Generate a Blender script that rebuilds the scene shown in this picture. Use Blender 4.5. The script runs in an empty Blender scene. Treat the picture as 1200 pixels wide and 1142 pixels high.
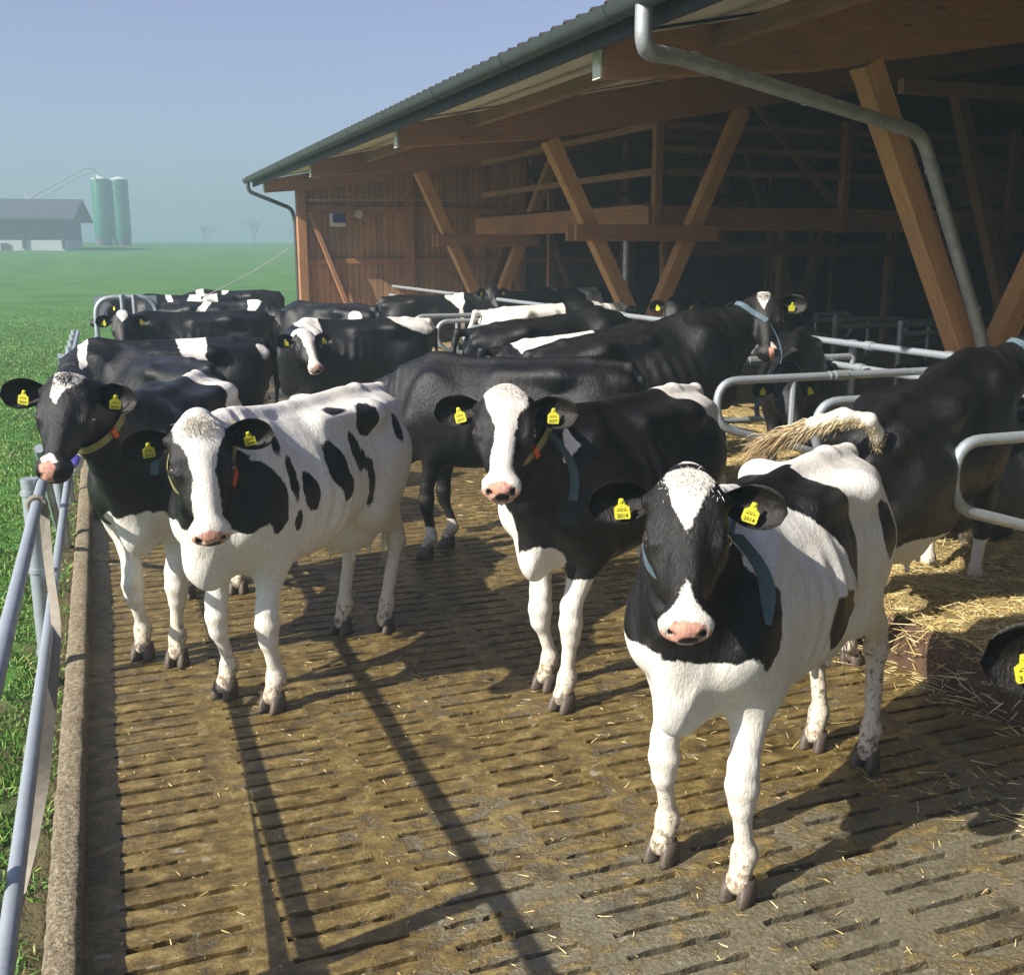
import bpy, math, random
import numpy as np
from mathutils import Vector, Matrix
R = math.radians
rnd = random.Random(7)
rng = np.random.default_rng(11)
SC = bpy.context.scene
COL = SC.collection

# ------------------------------------------------------------------ camera
cam_d = bpy.data.cameras.new("camera")
cam = bpy.data.objects.new("camera", cam_d)
COL.objects.link(cam)
SC.camera = cam
PITCH, YAW = R(12.582), R(20.741)
cam.location = (0.0, 0.0, 2.2)
cam.rotation_euler = (R(90) - PITCH, 0.0, -YAW)
cam_d.sensor_fit = 'HORIZONTAL'
cam_d.sensor_width = 36.0
cam_d.lens = 36.0 * 1250.0 / 1200.0
cam_d.clip_start = 0.05
cam_d.clip_end = 6000.0

# ------------------------------------------------------------------ world and sun
SUN_EL = 35.0
SUN_AZ = 13.0            # direction the light travels, degrees from +x towards +y
w = bpy.data.worlds.new("World")
SC.world = w
w.use_nodes = True
nt = w.node_tree
nt.nodes.clear()
wo = nt.nodes.new("ShaderNodeOutputWorld")
bg = nt.nodes.new("ShaderNodeBackground")
sky = nt.nodes.new("ShaderNodeTexSky")
sky.sky_type = 'NISHITA'
sky.sun_disc = False
sky.sun_elevation = R(SUN_EL)
sky.sun_rotation = R(180 + 90 - SUN_AZ)
sky.altitude = 400
sky.air_density = 1.0
sky.dust_density = 1.8
sky.ozone_density = 6.0
bg.inputs['Strength'].default_value = 0.075
hs = nt.nodes.new("ShaderNodeHueSaturation")
hs.inputs['Saturation'].default_value = .76
hs.inputs['Hue'].default_value = .53
nt.links.new(sky.outputs[0], hs.inputs['Color'])
nt.links.new(hs.outputs[0], bg.inputs[0])
nt.links.new(bg.outputs[0], wo.inputs[0])

sd = bpy.data.lights.new("sun", 'SUN')
sd.energy = 5.0
sd.angle = R(0.5)
sd.color = (1.0, 0.93, 0.82)
sun = bpy.data.objects.new("sun", sd)
COL.objects.link(sun)
ld = Vector((math.cos(R(SUN_AZ)) * math.cos(R(SUN_EL)), math.sin(R(SUN_AZ)) * math.cos(R(SUN_EL)), -math.sin(R(SUN_EL))))
sun.rotation_euler = ld.to_track_quat('-Z', 'Y').to_euler()
sun.location = (-8, -2, 12)

SC.view_settings.view_transform = 'Standard'
SC.view_settings.look = 'None'
SC.view_settings.exposure = 1.05
SC.view_settings.gamma = 1.0
SC.cycles.volume_step_rate = 4.0
SC.cycles.volume_max_steps = 64
SC.cycles.max_bounces = 6
SC.cycles.volume_bounces = 1

# ------------------------------------------------------------------ object helpers
def tag(o, label=None, cat=None, group=None, kind=None):
    if label: o["label"] = label
    if cat: o["category"] = cat
    if group: o["group"] = group
    if kind: o["kind"] = kind
    return o

def empty(name, loc, label, cat, group=None, rot=(0, 0, 0)):
    o = bpy.data.objects.new(name, None)
    o.empty_display_size = 0.2
    COL.objects.link(o)
    o.location = loc
    o.rotation_euler = rot
    return tag(o, label, cat, group)

def mesh_obj(name, V, F, m=None, parent=None, smooth=False, loc=None, rot=None, mats=None, midx=None):
    me = bpy.data.meshes.new(name)
    me.from_pydata([tuple(map(float, v)) for v in V], [], [tuple(map(int, f)) for f in F])
    return fin(name, me, m, parent, smooth, loc, rot, mats, midx)

def mesh_np(name, V, Q, m=None, parent=None, smooth=False, mats=None, midx=None):
    """fast path: V (n,3) array, Q (f,4) or (f,3) array"""
    V = np.ascontiguousarray(V, dtype=np.float32)
    Q = np.ascontiguousarray(Q, dtype=np.int32)
    k = Q.shape[1]
    me = bpy.data.meshes.new(name)
    me.vertices.add(len(V)); me.vertices.foreach_set("co", V.ravel())
    me.loops.add(Q.size); me.loops.foreach_set("vertex_index", Q.ravel())
    me.polygons.add(len(Q))
    me.polygons.foreach_set("loop_start", np.arange(0, Q.size, k, dtype=np.int32))
    me.update(calc_edges=True)
    return fin(name, me, m, parent, smooth, None, None, mats, midx)

def fin(name, me, m, parent, smooth, loc, rot, mats, midx):
    for q in (mats or ([m] if m else [])):
        me.materials.append(q)
    if midx is not None:
        me.polygons.foreach_set("material_index", np.asarray(midx, dtype=np.int32))
    if smooth:
        me.polygons.foreach_set("use_smooth", np.ones(len(me.polygons), dtype=bool))
    me.update()
    o = bpy.data.objects.new(name, me)
    COL.objects.link(o)
    if parent is not None: o.parent = parent
    if loc is not None: o.location = loc
    if rot is not None: o.rotation_euler = rot
    return o

class MB:
    """collects shapes into one mesh"""
    def __init__(s): s.V = []; s.F = []; s.n = 0
    def add(s, V, F):
        s.V.extend([tuple(v) for v in V]); s.F.extend([tuple(i + s.n for i in f) for f in F]); s.n += len(V)
    def box(s, c, d, M=None, bev=0.0):
        x, y, z = d[0] / 2, d[1] / 2, d[2] / 2
        if bev <= 0:
            V = [(sx * x, sy * y, sz * z) for sz in (-1, 1) for sy in (-1, 1) for sx in (-1, 1)]
            F = [(0, 2, 3, 1), (4, 5, 7, 6), (0, 1, 5, 4), (2, 6, 7, 3), (0, 4, 6, 2), (1, 3, 7, 5)]
        else:   # chamfered along the long (x) edges
            b = bev
            ring = [(-y + b, -z), (y - b, -z), (y, -z + b), (y, z - b), (y - b, z), (-y + b, z), (-y, z - b), (-y, -z + b)]
            V = [(-x, p[0], p[1]) for p in ring] + [(x, p[0], p[1]) for p in ring]
            F = [(i, (i + 1) % 8, 8 + (i + 1) % 8, 8 + i) for i in range(8)] + [tuple(range(7, -1, -1)), tuple(range(8, 16))]
        V = [Vector(v) for v in V]
        if M is not None: V = [M @ v for v in V]
        s.add([(v.x + c[0], v.y + c[1], v.z + c[2]) for v in V], F)
    def tube(s, pts, r, seg=10, cap=True):
        pts = [Vector(p) for p in pts]; n = len(pts)
        rr = r if isinstance(r, (list, tuple)) else [r] * n
        t0 = (pts[1] - pts[0]).normalized()
        up = Vector((0, 0, 1)) if abs(t0.z) < 0.9 else Vector((1, 0, 0))
        u = t0.cross(up).normalized(); V = []
        for i, p in enumerate(pts):
            if i == 0: t = t0
            elif i == n - 1: t = (pts[-1] - pts[-2]).normalized()
            else: t = ((pts[i + 1] - p).normalized() + (p - pts[i - 1]).normalized()).normalized()
            u = (u - t * u.dot(t)).normalized(); v = t.cross(u)
            for k in range(seg):
                a = 2 * math.pi * k / seg
                V.append(p + (u * math.cos(a) + v * math.sin(a)) * rr[i])
        F = [(i * seg + k, i * seg + (k + 1) % seg, (i + 1) * seg + (k + 1) % seg, (i + 1) * seg + k) for i in range(n - 1) for k in range(seg)]
        if cap:
            F.append(tuple(range(seg - 1, -1, -1))); F.append(tuple((n - 1) * seg + k for k in range(seg)))
        s.add(V, F)
    def build(s, name, m, parent=None, smooth=False, **k):
        return mesh_obj(name, s.V, s.F, m, parent, smooth, **k)

def fillet(pts, rad, n=6):
    pts = [Vector(p) for p in pts]; out = [pts[0]]
    for i in range(1, len(pts) - 1):
        p = pts[i]; a = (pts[i - 1] - p); b = (pts[i + 1] - p)
        r = min(rad, a.length * .49, b.length * .49); a = p + a.normalized() * r; b = p + b.normalized() * r
        for k in range(n + 1):
            t = k / n; out.append(a * (1 - t) ** 2 + p * 2 * t * (1 - t) + b * t * t)
    out.append(pts[-1]); return out

def smooth_flat(o, ang=40):
    """smooth shading but with flat caps: mark by angle"""
    me = o.data
    me.polygons.foreach_set("use_smooth", np.ones(len(me.polygons), dtype=bool))
    try: me.set_sharp_from_angle(angle=R(ang))
    except Exception: pass
    return o

def beam(name, a, b, wy, wz, m, parent=None, bev=0.008, roll=0.0, up=None):
    """a timber from a to b: local X along it, wy across, wz up; grain runs along local X"""
    a, b = Vector(a), Vector(b); d = b - a; L = d.length; x = d.normalized()
    upv = Vector(up) if up else (Vector((0, 0, 1)) if abs(x.z) < .95 else Vector((0, 1, 0)))
    y = upv.cross(x).normalized(); z = x.cross(y)
    M = Matrix((x, y, z)).transposed().to_4x4(); M.translation = (a + b) / 2
    mb = MB(); mb.box((0, 0, 0), (L, wy, wz), bev=bev)
    o = mb.build(name, m, None)
    if parent is not None:
        o.parent = parent; M = parent.matrix_basis.inverted() @ M
    o.matrix_basis = M
    return o

# ------------------------------------------------------------------ materials
def mat(name):
    m = bpy.data.materials.new(name); m.use_nodes = True
    nt = m.node_tree; b = nt.nodes["Principled BSDF"]
    return m, nt, b
def N(nt, t, **k):
    n = nt.nodes.new(t)
    for a, v in k.items():
        if a in n.inputs: n.inputs[a].default_value = v
        else: setattr(n, a, v)
    return n
def link(nt, a, b): nt.links.new(a, b)
def noise(nt, vec, scale, detail=4, rough=.55, dist=0.0):
    n = N(nt, "ShaderNodeTexNoise", Scale=scale, Detail=detail, Roughness=rough, Distortion=dist)
    if vec is not None: link(nt, vec, n.inputs['Vector'])
    return n.outputs['Fac']
def ramp(nt, fac, stops):
    r = N(nt, "ShaderNodeValToRGB"); e = r.color_ramp.elements
    while len(e) < len(stops): e.new(0.5)
    for i, (p, c) in enumerate(stops):
        e[i].position = p; e[i].color = (c[0], c[1], c[2], 1) if isinstance(c, tuple) else (c, c, c, 1)
    link(nt, fac, r.inputs[0]); return r.outputs[0]
def mapr(nt, v, a, b, c=0.0, d=1.0, smooth=False):
    n = N(nt, "ShaderNodeMapRange"); n.clamp = True
    if smooth: n.interpolation_type = 'SMOOTHSTEP'
    link(nt, v, n.inputs[0])
    for i, q in enumerate((a, b, c, d)): n.inputs[i + 1].default_value = q
    return n.outputs[0]
def mixc(nt, f, a, b, mode='MIX'):
    n = N(nt, "ShaderNodeMix"); n.data_type = 'RGBA'; n.blend_type = mode
    if isinstance(f, (int, float)): n.inputs[0].default_value = f
    else: link(nt, f, n.inputs[0])
    for i, q in ((6, a), (7, b)):
        if isinstance(q, tuple): n.inputs[i].default_value = (*q, 1)
        else: link(nt, q, n.inputs[i])
    return n.outputs[2]
def math_(nt, op, a, b=None):
    n = N(nt, "ShaderNodeMath", operation=op)
    for i, q in ((0, a), (1, b)):
        if q is None: continue
        if isinstance(q, (int, float)): n.inputs[i].default_value = q
        else: link(nt, q, n.inputs[i])
    return n.outputs[0]
def coords(nt, kind='Object', scale=None):
    if kind == 'World':
        o = N(nt, "ShaderNodeNewGeometry").outputs['Position']
    else:
        o = N(nt, "ShaderNodeTexCoord").outputs[kind]
    if scale:
        mp = N(nt, "ShaderNodeMapping"); link(nt, o, mp.inputs[0]); mp.inputs['Scale'].default_value = scale; o = mp.outputs[0]
    return o
def attr(nt, name):
    a = N(nt, "ShaderNodeAttribute"); a.attribute_name = name; return a.outputs['Fac']
def bump(nt, b, h, strength=.4, dist=.01):
    n = N(nt, "ShaderNodeBump"); n.inputs['Strength'].default_value = strength; n.inputs['Distance'].default_value = dist
    link(nt, h, n.inputs['Height']); link(nt, n.outputs[0], b.inputs['Normal'])

def m_wood(name, c1, c2, grey=0.0, planks=False, rough=.75):
    m, nt, b = mat(name)
    info = N(nt, "ShaderNodeObjectInfo").outputs['Random']
    o = coords(nt, 'Object')
    ad = N(nt, "ShaderNodeVectorMath", operation='ADD'); link(nt, o, ad.inputs[0])
    sc = N(nt, "ShaderNodeVectorMath", operation='SCALE'); sc.inputs[0].default_value = (13, 7, 5); link(nt, info, sc.inputs['Scale'])
    link(nt, sc.outputs[0], ad.inputs[1])
    mp = N(nt, "ShaderNodeMapping"); link(nt, ad.outputs[0], mp.inputs[0])
    mp.inputs['Scale'].default_value = (1.2, 22, 22)
    g = noise(nt, mp.outputs[0], 2.2, 6, .6, .6)
    big = noise(nt, ad.outputs[0], 1.7, 3)
    c = ramp(nt, g, [(.3, c2), (.62, c1)])
    c = mixc(nt, mapr(nt, big, .35, .7, 0, .55), c, tuple(x * .6 for x in c1))
    vo = N(nt, "ShaderNodeTexVoronoi", Scale=1.6); mk = N(nt, "ShaderNodeMapping"); link(nt, ad.outputs[0], mk.inputs[0]); mk.inputs['Scale'].default_value = (1.0, 4, 4); link(nt, mk.outputs[0], vo.inputs['Vector'])
    c = mixc(nt, mapr(nt, vo.outputs['Distance'], .05, .11, .8, 0), c, (c2[0] * .35, c2[1] * .3, c2[2] * .3))
    if grey > 0:
        gn = noise(nt, ad.outputs[0], 3.1, 5, .65)
        c = mixc(nt, mapr(nt, gn, .45, .75, 0, grey), c, (.17, .155, .14))
    link(nt, c, b.inputs['Base Color']); b.inputs['Roughness'].default_value = rough
    bump(nt, b, g, .35, .004)
    return m

M = {}
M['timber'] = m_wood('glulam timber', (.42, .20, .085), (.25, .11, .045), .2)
M['strut'] = m_wood('sunlit strut timber', (.64, .33, .125), (.42, .20, .07), .12)  # lighter copy of the timber: sunlit brightness put into the colour
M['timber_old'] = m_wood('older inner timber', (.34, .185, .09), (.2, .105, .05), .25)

def m_planks():
    m, nt, b = mat('vertical plank boarding')
    p = coords(nt, 'World'); sp = N(nt, "ShaderNodeSeparateXYZ"); link(nt, p, sp.inputs[0])
    u = math_(nt, 'MULTIPLY', sp.outputs['X'], 1 / .145); fl = math_(nt, 'FLOOR', u)
    fr = math_(nt, 'FRACT', u)
    wn = N(nt, "ShaderNodeTexWhiteNoise"); wn.noise_dimensions = '1D'; link(nt, fl, wn.inputs['W'])
    mp = N(nt, "ShaderNodeMapping"); link(nt, p, mp.inputs[0]); mp.inputs['Scale'].default_value = (26, 26, 1.1)
    g = noise(nt, mp.outputs[0], 1.5, 6, .6, .8)
    c = ramp(nt, g, [(.3, (.32, .16, .075)), (.65, (.60, .34, .165))])
    c = mixc(nt, mapr(nt, wn.outputs['Value'], 0, 1, 0, .5), c, (.13, .06, .03))
    blot = noise(nt, p, .9, 4, .6)
    c = mixc(nt, mapr(nt, blot, .45, .72, 0, .5), c, (.12, .085, .06))
    kn = N(nt, "ShaderNodeTexVoronoi", Scale=2.2); mk = N(nt, "ShaderNodeMapping"); link(nt, p, mk.inputs[0]); mk.inputs['Scale'].default_value = (2.2, 2.2, 1.0); link(nt, mk.outputs[0], kn.inputs['Vector'])
    c = mixc(nt, mapr(nt, kn.outputs['Distance'], .05, .12, .85, 0), c, (.05, .022, .012))
    gap = math_(nt, 'MINIMUM', fr, math_(nt, 'SUBTRACT', 1.0, fr))
    gm = mapr(nt, gap, .0, .06, 0, 1)
    c = mixc(nt, gm, (.03, .015, .008), c)
    link(nt, c, b.inputs['Base Color']); b.inputs['Roughness'].default_value = .8
    bump(nt, b, math_(nt, 'ADD', gm, math_(nt, 'MULTIPLY', g, .3)), .6, .012)
    return m
M['planks'] = m_planks()
M['planks_shaded'] = m_planks(); M['planks_shaded'].name = 'shade darkened boarding'; [setattr(e, 'color', (e.color[0] * .3, e.color[1] * .3, e.color[2] * .32, 1)) for n in M['planks_shaded'].node_tree.nodes if n.type == 'VALTORGB' for e in n.color_ramp.elements]  # same boarding, darkened so the colour carries the barn's inner shade

def m_metal(name, col, rough=.4, var=.25, metallic=.85, dirt=(.2, .17, .12), dn=.35):
    m, nt, b = mat(name)
    p = coords(nt, 'World')
    n = noise(nt, p, 9, 5, .65); n2 = noise(nt, p, 60, 3)
    c = mixc(nt, mapr(nt, n, .3, .7, 0, 1), col, tuple(x * (1 - var) for x in col))
    c = mixc(nt, mapr(nt, n2, .58, .72, 0, dn), c, dirt)
    link(nt, c, b.inputs['Base Color'])
    link(nt, mapr(nt, n, .3, .7, rough, rough + .2), b.inputs['Roughness'])
    b.inputs['Metallic'].default_value = metallic
    bump(nt, b, n2, .12, .003)
    return m
M['galv'] = m_metal('galvanised steel tube', (.42, .47, .52), .45, .3, .55)
M['galv_dirty'] = m_metal('dirty galvanised steel', (.3, .33, .34), .55, .35, .4, dn=.7)
M['zinc'] = m_metal('weathered zinc gutter', (.075, .09, .088), .5, .3, .45, (.07, .09, .07), .5)
M['pipe_zinc'] = m_metal('zinc downpipe', (.5, .53, .55), .45, .35, .6, (.12, .11, .09), .6)
M['dark_metal'] = m_metal('dark metal', (.05, .05, .055), .5, .3, .5)

def m_plain(name, col, rough=.7, var=.25, scale=6, bumps=.2, spec=.4, stain=None, st=.4):
    m, nt, b = mat(name); p = coords(nt, 'World')
    n = noise(nt, p, scale, 5, .6); n2 = noise(nt, p, scale * 8, 4)
    c = mixc(nt, mapr(nt, n, .3, .7, 0, 1), col, tuple(x * (1 - var) for x in col))
    if stain: c = mixc(nt, mapr(nt, n2, .5, .7, 0, st), c, stain)
    link(nt, c, b.inputs['Base Color']); b.inputs['Roughness'].default_value = rough
    b.inputs['Specular IOR Level'].default_value = spec
    if bumps: bump(nt, b, n2, bumps, .004)
    return m
M['soffit'] = m_plain('pale fibre cement soffit', (.88, .85, .74), .8, .2, 1.5, .1, stain=(.3, .26, .2))
M['roof'] = m_plain('brown corrugated roof sheet', (.05, .042, .044), .75, .3, 3)
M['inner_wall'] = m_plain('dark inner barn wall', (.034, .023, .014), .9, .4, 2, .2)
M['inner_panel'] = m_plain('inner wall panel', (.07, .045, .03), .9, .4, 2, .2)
M['plastic_white'] = m_plain('white plastic', (.7, .7, .66), .45, .1, 5, 0)
M['plastic_blue'] = m_plain('violet blue plastic', (.05, .04, .26), .35, .1, 5, 0)
M['tag_yellow'] = m_plain('yellow ear tag plastic', (.62, .58, .03), .5, .2, 30, 0, stain=(.3, .25, .05), st=.6)
M['tag_ink'] = m_plain('black tag ink', (.03, .03, .02), .6, .1, 20, 0)
M['collar'] = m_plain('grey blue webbing', (.09, .14, .18), .7, .3, 30, .3)
M['collar_yellow'] = m_plain('yellow collar webbing', (.3, .27, .1), .7, .3, 30, .3)
M['buckle'] = m_plain('orange red plastic', (.66, .11, .02), .45, .15, 20, 0)
M['strap'] = m_plain('worn canvas strap', (.3, .27, .22), .85, .25, 25, .4, stain=(.15, .13, .09))
M['tape'] = m_plain('white fence tape', (.75, .8, .82), .6, .1, 5, 0)
M['hoof'] = m_plain('hoof horn', (.1, .08, .068), .5, .5, 22, .5, stain=(.2, .14, .07), st=.8)
M['pedestal'] = m_plain('concrete pedestal', (.22, .21, .19), .9, .3, 4, .5)
M['white_wall'] = m_plain('painted base wall', (.6, .62, .62), .8, .1, 1, 0)
M['far_wood'] = m_plain('distant grey boarding', (.14, .13, .14), .8, .3, .4, 0)
M['far_roof'] = m_plain('distant roof', (.06, .055, .075), .8, .2, .5, 0)
M['silo'] = m_plain('green silo fibreglass', (.018, .17, .095), .4, .25, .25, 0)
M['bark'] = m_plain('bare tree bark', (.07, .06, .055), .9, .3, 3, 0)
M['tongue'] = m_plain('pink skin', (.5, .25, .22), .4, .2, 20, 0)

def m_curb():
    m, nt, b = mat('lichen crusted concrete curb'); p = coords(nt, 'World')
    n = noise(nt, p, 55, 6, .75); n2 = noise(nt, p, 5, 4); n3 = noise(nt, p, 140, 3, .7)
    c = ramp(nt, n, [(.36, (.11, .085, .055)), (.5, (.33, .27, .17)), (.62, (.55, .47, .33))])
    c = mixc(nt, mapr(nt, n2, .5, .7, 0, .7), c, (.2, .15, .085))
    c = mixc(nt, mapr(nt, n3, .6, .7, 0, .7), c, (.08, .07, .045))
    link(nt, c, b.inputs['Base Color']); b.inputs['Roughness'].default_value = .95
    bump(nt, b, math_(nt, 'ADD', n, n3), 1.0, .02)
    return m
M['curb'] = m_curb()

def m_floor():
    m, nt, b = mat('manure covered slatted concrete'); p = coords(nt, 'World')
    mp = N(nt, "ShaderNodeMapping"); link(nt, p, mp.inputs[0]); mp.inputs['Scale'].default_value = (1, 1.6, 1)
    big = noise(nt, mp.outputs[0], 1.3, 4, .6, .4)
    mid = noise(nt, mp.outputs[0], 9, 6, .68, .25)
    fine = noise(nt, p, 60, 5, .7)
    sp = N(nt, "ShaderNodeSeparateXYZ"); link(nt, p, sp.inputs[0])
    # the rinsed grey patch in front
    gy = mapr(nt, sp.outputs['Y'], 2.6, 3.8, .22, 0.0)
    gx = mapr(nt, sp.outputs['X'], .4, 1.5, 0.0, 1.0)
    g = math_(nt, 'MULTIPLY', gy, gx)
    cover = math_(nt, 'SUBTRACT', math_(nt, 'ADD', math_(nt, 'MULTIPLY', big, .5), math_(nt, 'MULTIPLY', mid, .75)), g)
    f = mapr(nt, cover, .42, .56, 0, 1)
    conc = ramp(nt, fine, [(.35, (.10, .09, .06)), (.65, (.22, .195, .13))])
    man = ramp(nt, mid, [(.32, (.05, .034, .012)), (.5, (.15, .104, .034)), (.68, (.29, .22, .085))])
    c = mixc(nt, f, conc, man)
    w_ = noise(nt, mp.outputs[0], 15, 3, .5, .7)
    c = mixc(nt, mapr(nt, w_, .64, .72, 0, .75), c, (.34, .31, .23))
    dk = noise(nt, p, 4.3, 4, .6)
    c = mixc(nt, mapr(nt, dk, .54, .7, 0, .7), c, (.035, .024, .012))
    link(nt, c, b.inputs['Base Color'])
    link(nt, mapr(nt, math_(nt, 'ADD', math_(nt, 'MULTIPLY', big, .6), math_(nt, 'MULTIPLY', mid, .4)), .38, .56, .50, .12), b.inputs['Roughness'])
    b.inputs['Specular IOR Level'].default_value = .55
    h = math_(nt, 'ADD', math_(nt, 'MULTIPLY', math_(nt, 'MULTIPLY', mid, f), .8), math_(nt, 'MULTIPLY', fine, .4))
    bump(nt, b, h, .9, .018)
    return m
M['floor'] = m_floor()
M['pit'] = m_plain('slurry in the pit', (.012, .01, .007), .4, .3, 5, .3)
M['edge_conc'] = m_plain('damp edge concrete', (.13, .125, .115), .7, .4, 7, .6, stain=(.05, .045, .035))

def m_grass():
    m, nt, b = mat('meadow'); p = coords(nt, 'World')
    a = noise(nt, p, .35, 5, .6); d = noise(nt, p, 14, 5, .7); q = noise(nt, p, 2.5, 4)
    c = ramp(nt, a, [(.35, (.065, .17, .028)), (.6, (.11, .25, .045))])
    c = mixc(nt, mapr(nt, d, .35, .7, 0, .75), c, (.02, .07, .01))
    c = mixc(nt, mapr(nt, q, .58, .75, 0, .5), c, (.13, .2, .045))
    sp = N(nt, "ShaderNodeSeparateXYZ"); link(nt, p, sp.inputs[0])
    # trodden soil strip along the curb
    s = math_(nt, 'ADD', math_(nt, 'ABSOLUTE', math_(nt, 'ADD', sp.outputs['X'], .2)), math_(nt, 'MULTIPLY', q, -.9))
    s = math_(nt, 'ADD', s, mapr(nt, sp.outputs['Y'], 18, 27, 0, 1.5))
    c = mixc(nt, mapr(nt, s, -.22, .02, .9, 0), c, (.11, .08, .048))
    link(nt, c, b.inputs['Base Color']); b.inputs['Roughness'].default_value = .9
    b.inputs['Specular IOR Level'].default_value = .15
    bump(nt, b, d, .9, .05)
    return m
M['grass'] = m_grass()
def m_blade():
    m, nt, b = mat('grass blades'); r = attr(nt, 'tint')
    c = ramp(nt, r, [(0, (.045, .13, .015)), (.5, (.095, .235, .032)), (.8, (.17, .30, .055)), (1, (.36, .32, .13))])
    link(nt, c, b.inputs['Base Color']); b.inputs['Roughness'].default_value = .55
    b.inputs['Specular IOR Level'].default_value = .3
    return m
M['blade'] = m_blade()
def m_straw():
    m, nt, b = mat('straw'); r = attr(nt, 'tint')
    c = ramp(nt, r, [(0, (.34, .23, .07)), (.5, (.68, .52, .20)), (1, (.85, .74, .42))])
    link(nt, c, b.inputs['Base Color']); b.inputs['Roughness'].default_value = .5
    return m
M['straw'] = m_straw()
def m_bed():
    m, nt, b = mat('straw bedding'); p = coords(nt, 'World')
    n = noise(nt, p, 38, 6, .8, 3.0); a = noise(nt, p, 3, 4); 
    c = ramp(nt, n, [(.34, (.12, .08, .028)), (.48, (.45, .33, .12)), (.60, (.72, .57, .26))])
    c = mixc(nt, mapr(nt, a, .5, .7, 0, .6), c, (.12, .085, .04))
    link(nt, c, b.inputs['Base Color']); b.inputs['Roughness'].default_value = .8
    bump(nt, b, n, 1.0, .04)
    return m
M['bed'] = m_bed()
M['bed_edge'] = m_plain('manure stained kerb of the stalls', (.11, .062, .036), .85, .5, 5, .8, stain=(.04, .026, .016), st=.9)
M['haybale'] = m_bed(); M['haybale'].name = 'hay bale'

def m_coat():
    m, nt, b = mat('holstein coat'); p = coords(nt, 'Object')
    blk = attr(nt, 'blk'); pink = attr(nt, 'pink'); dirt = attr(nt, 'dirt')
    n1 = noise(nt, p, 42, 4, .7); n2 = noise(nt, p, 9, 4); n3 = noise(nt, p, 3.2, 5, .65); hair = noise(nt, coords(nt, 'Object', (1, 1, .2)), 150, 5, .75, .3)
    clump = noise(nt, coords(nt, 'Object', (1, 1, .45)), 34, 5, .7, .6)
    e = math_(nt, 'ADD', blk, math_(nt, 'ADD', math_(nt, 'MULTIPLY', math_(nt, 'SUBTRACT', hair, .5), .03), math_(nt, 'MULTIPLY', math_(nt, 'SUBTRACT', n2, .5), .06)))
    f = mapr(nt, e, -.003, .003, 0, 1)
    wh = mixc(nt, mapr(nt, n3, .40, .74, 0, .6), (.84, .83, .79), (.72, .64, .50))
    wh = mixc(nt, mapr(nt, clump, .4, .72, 0, .4), wh, (.58, .54, .46))
    wh = mixc(nt, mapr(nt, hair, .35, .6, .35, 0), wh, (.36, .32, .26))
    bk = mixc(nt, mapr(nt, n3, .45, .72, 0, .8), (.0035, .0038, .0048), (.015, .012, .0095))
    bk = mixc(nt, mapr(nt, clump, .48, .72, 0, .5), bk, (.010, .010, .012))
    bk = mixc(nt, mapr(nt, hair, .52, .7, 0, .5), bk, (.022, .021, .021))
    c = mixc(nt, f, wh, bk)
    pf = math_(nt, 'ADD', pink, math_(nt, 'MULTIPLY', math_(nt, 'SUBTRACT', n1, .5), .025))
    c = mixc(nt, mapr(nt, pf, -.003, .003, 0, 1), c, mixc(nt, mapr(nt, n1, .5, .66, 0, 1), (.60, .31, .235), (.42, .17, .13)))
    dn = math_(nt, 'ADD', dirt, math_(nt, 'MULTIPLY', math_(nt, 'SUBTRACT', n1, .5), 1.5))
    c = mixc(nt, mapr(nt, dirt, .0, .5, 0, .5), c, mixc(nt, f, (.5, .38, .21), (.04, .03, .018)))
    c = mixc(nt, mapr(nt, dn, .42, .62, 0, .85), c, mixc(nt, mapr(nt, n2, .4, .6), (.17, .12, .055), (.05, .038, .022)))
    link(nt, c, b.inputs['Base Color'])
    link(nt, mixc(nt, f, (.62,) * 3, (.40,) * 3), b.inputs['Roughness'])
    b.inputs['Specular IOR Level'].default_value = .36
    b.inputs['Sheen Weight'].default_value = .0; b.inputs['Sheen Roughness'].default_value = .35
    b.inputs['Sheen Tint'].default_value = (.9, .93, 1, 1)
    hb = math_(nt, 'ADD', math_(nt, 'MULTIPLY', hair, .55), math_(nt, 'MULTIPLY', clump, 1.0))
    bump(nt, b, hb, .75, .009)
    return m
M['coat'] = m_coat()
def m_hair(name, c1, c2):
    m, nt, b = mat(name); r = attr(nt, 'tint')
    link(nt, ramp(nt, r, [(0, c1), (1, c2)]), b.inputs['Base Color']); b.inputs['Roughness'].default_value = .5
    return m
M['hair_white'] = m_hair('pale hair', (.58, .52, .42), (.82, .79, .73))
M['hair_blond'] = m_hair('blond tail hair', (.22, .12, .035), (.72, .6, .36))
M['hair_black'] = m_hair('black hair', (.012, .011, .011), (.04, .032, .026))
def m_eye():
    m, nt, b = mat('dark wet eye'); b.inputs['Base Color'].default_value = (.02, .011, .007, 1); b.inputs['Roughness'].default_value = .05; b.inputs['Coat Weight'].default_value = 1.0; b.inputs['Coat Roughness'].default_value = .03
    b.inputs['Specular IOR Level'].default_value = .8
    return m
M['eye'] = m_eye()
M['lid'] = m_plain('eyelid skin', (.075, .06, .055), .5, .3, 40, .2)
# ------------------------------------------------------------------ cow builder
def nrm(v): v = np.asarray(v, float); return v / np.linalg.norm(v)

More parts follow.
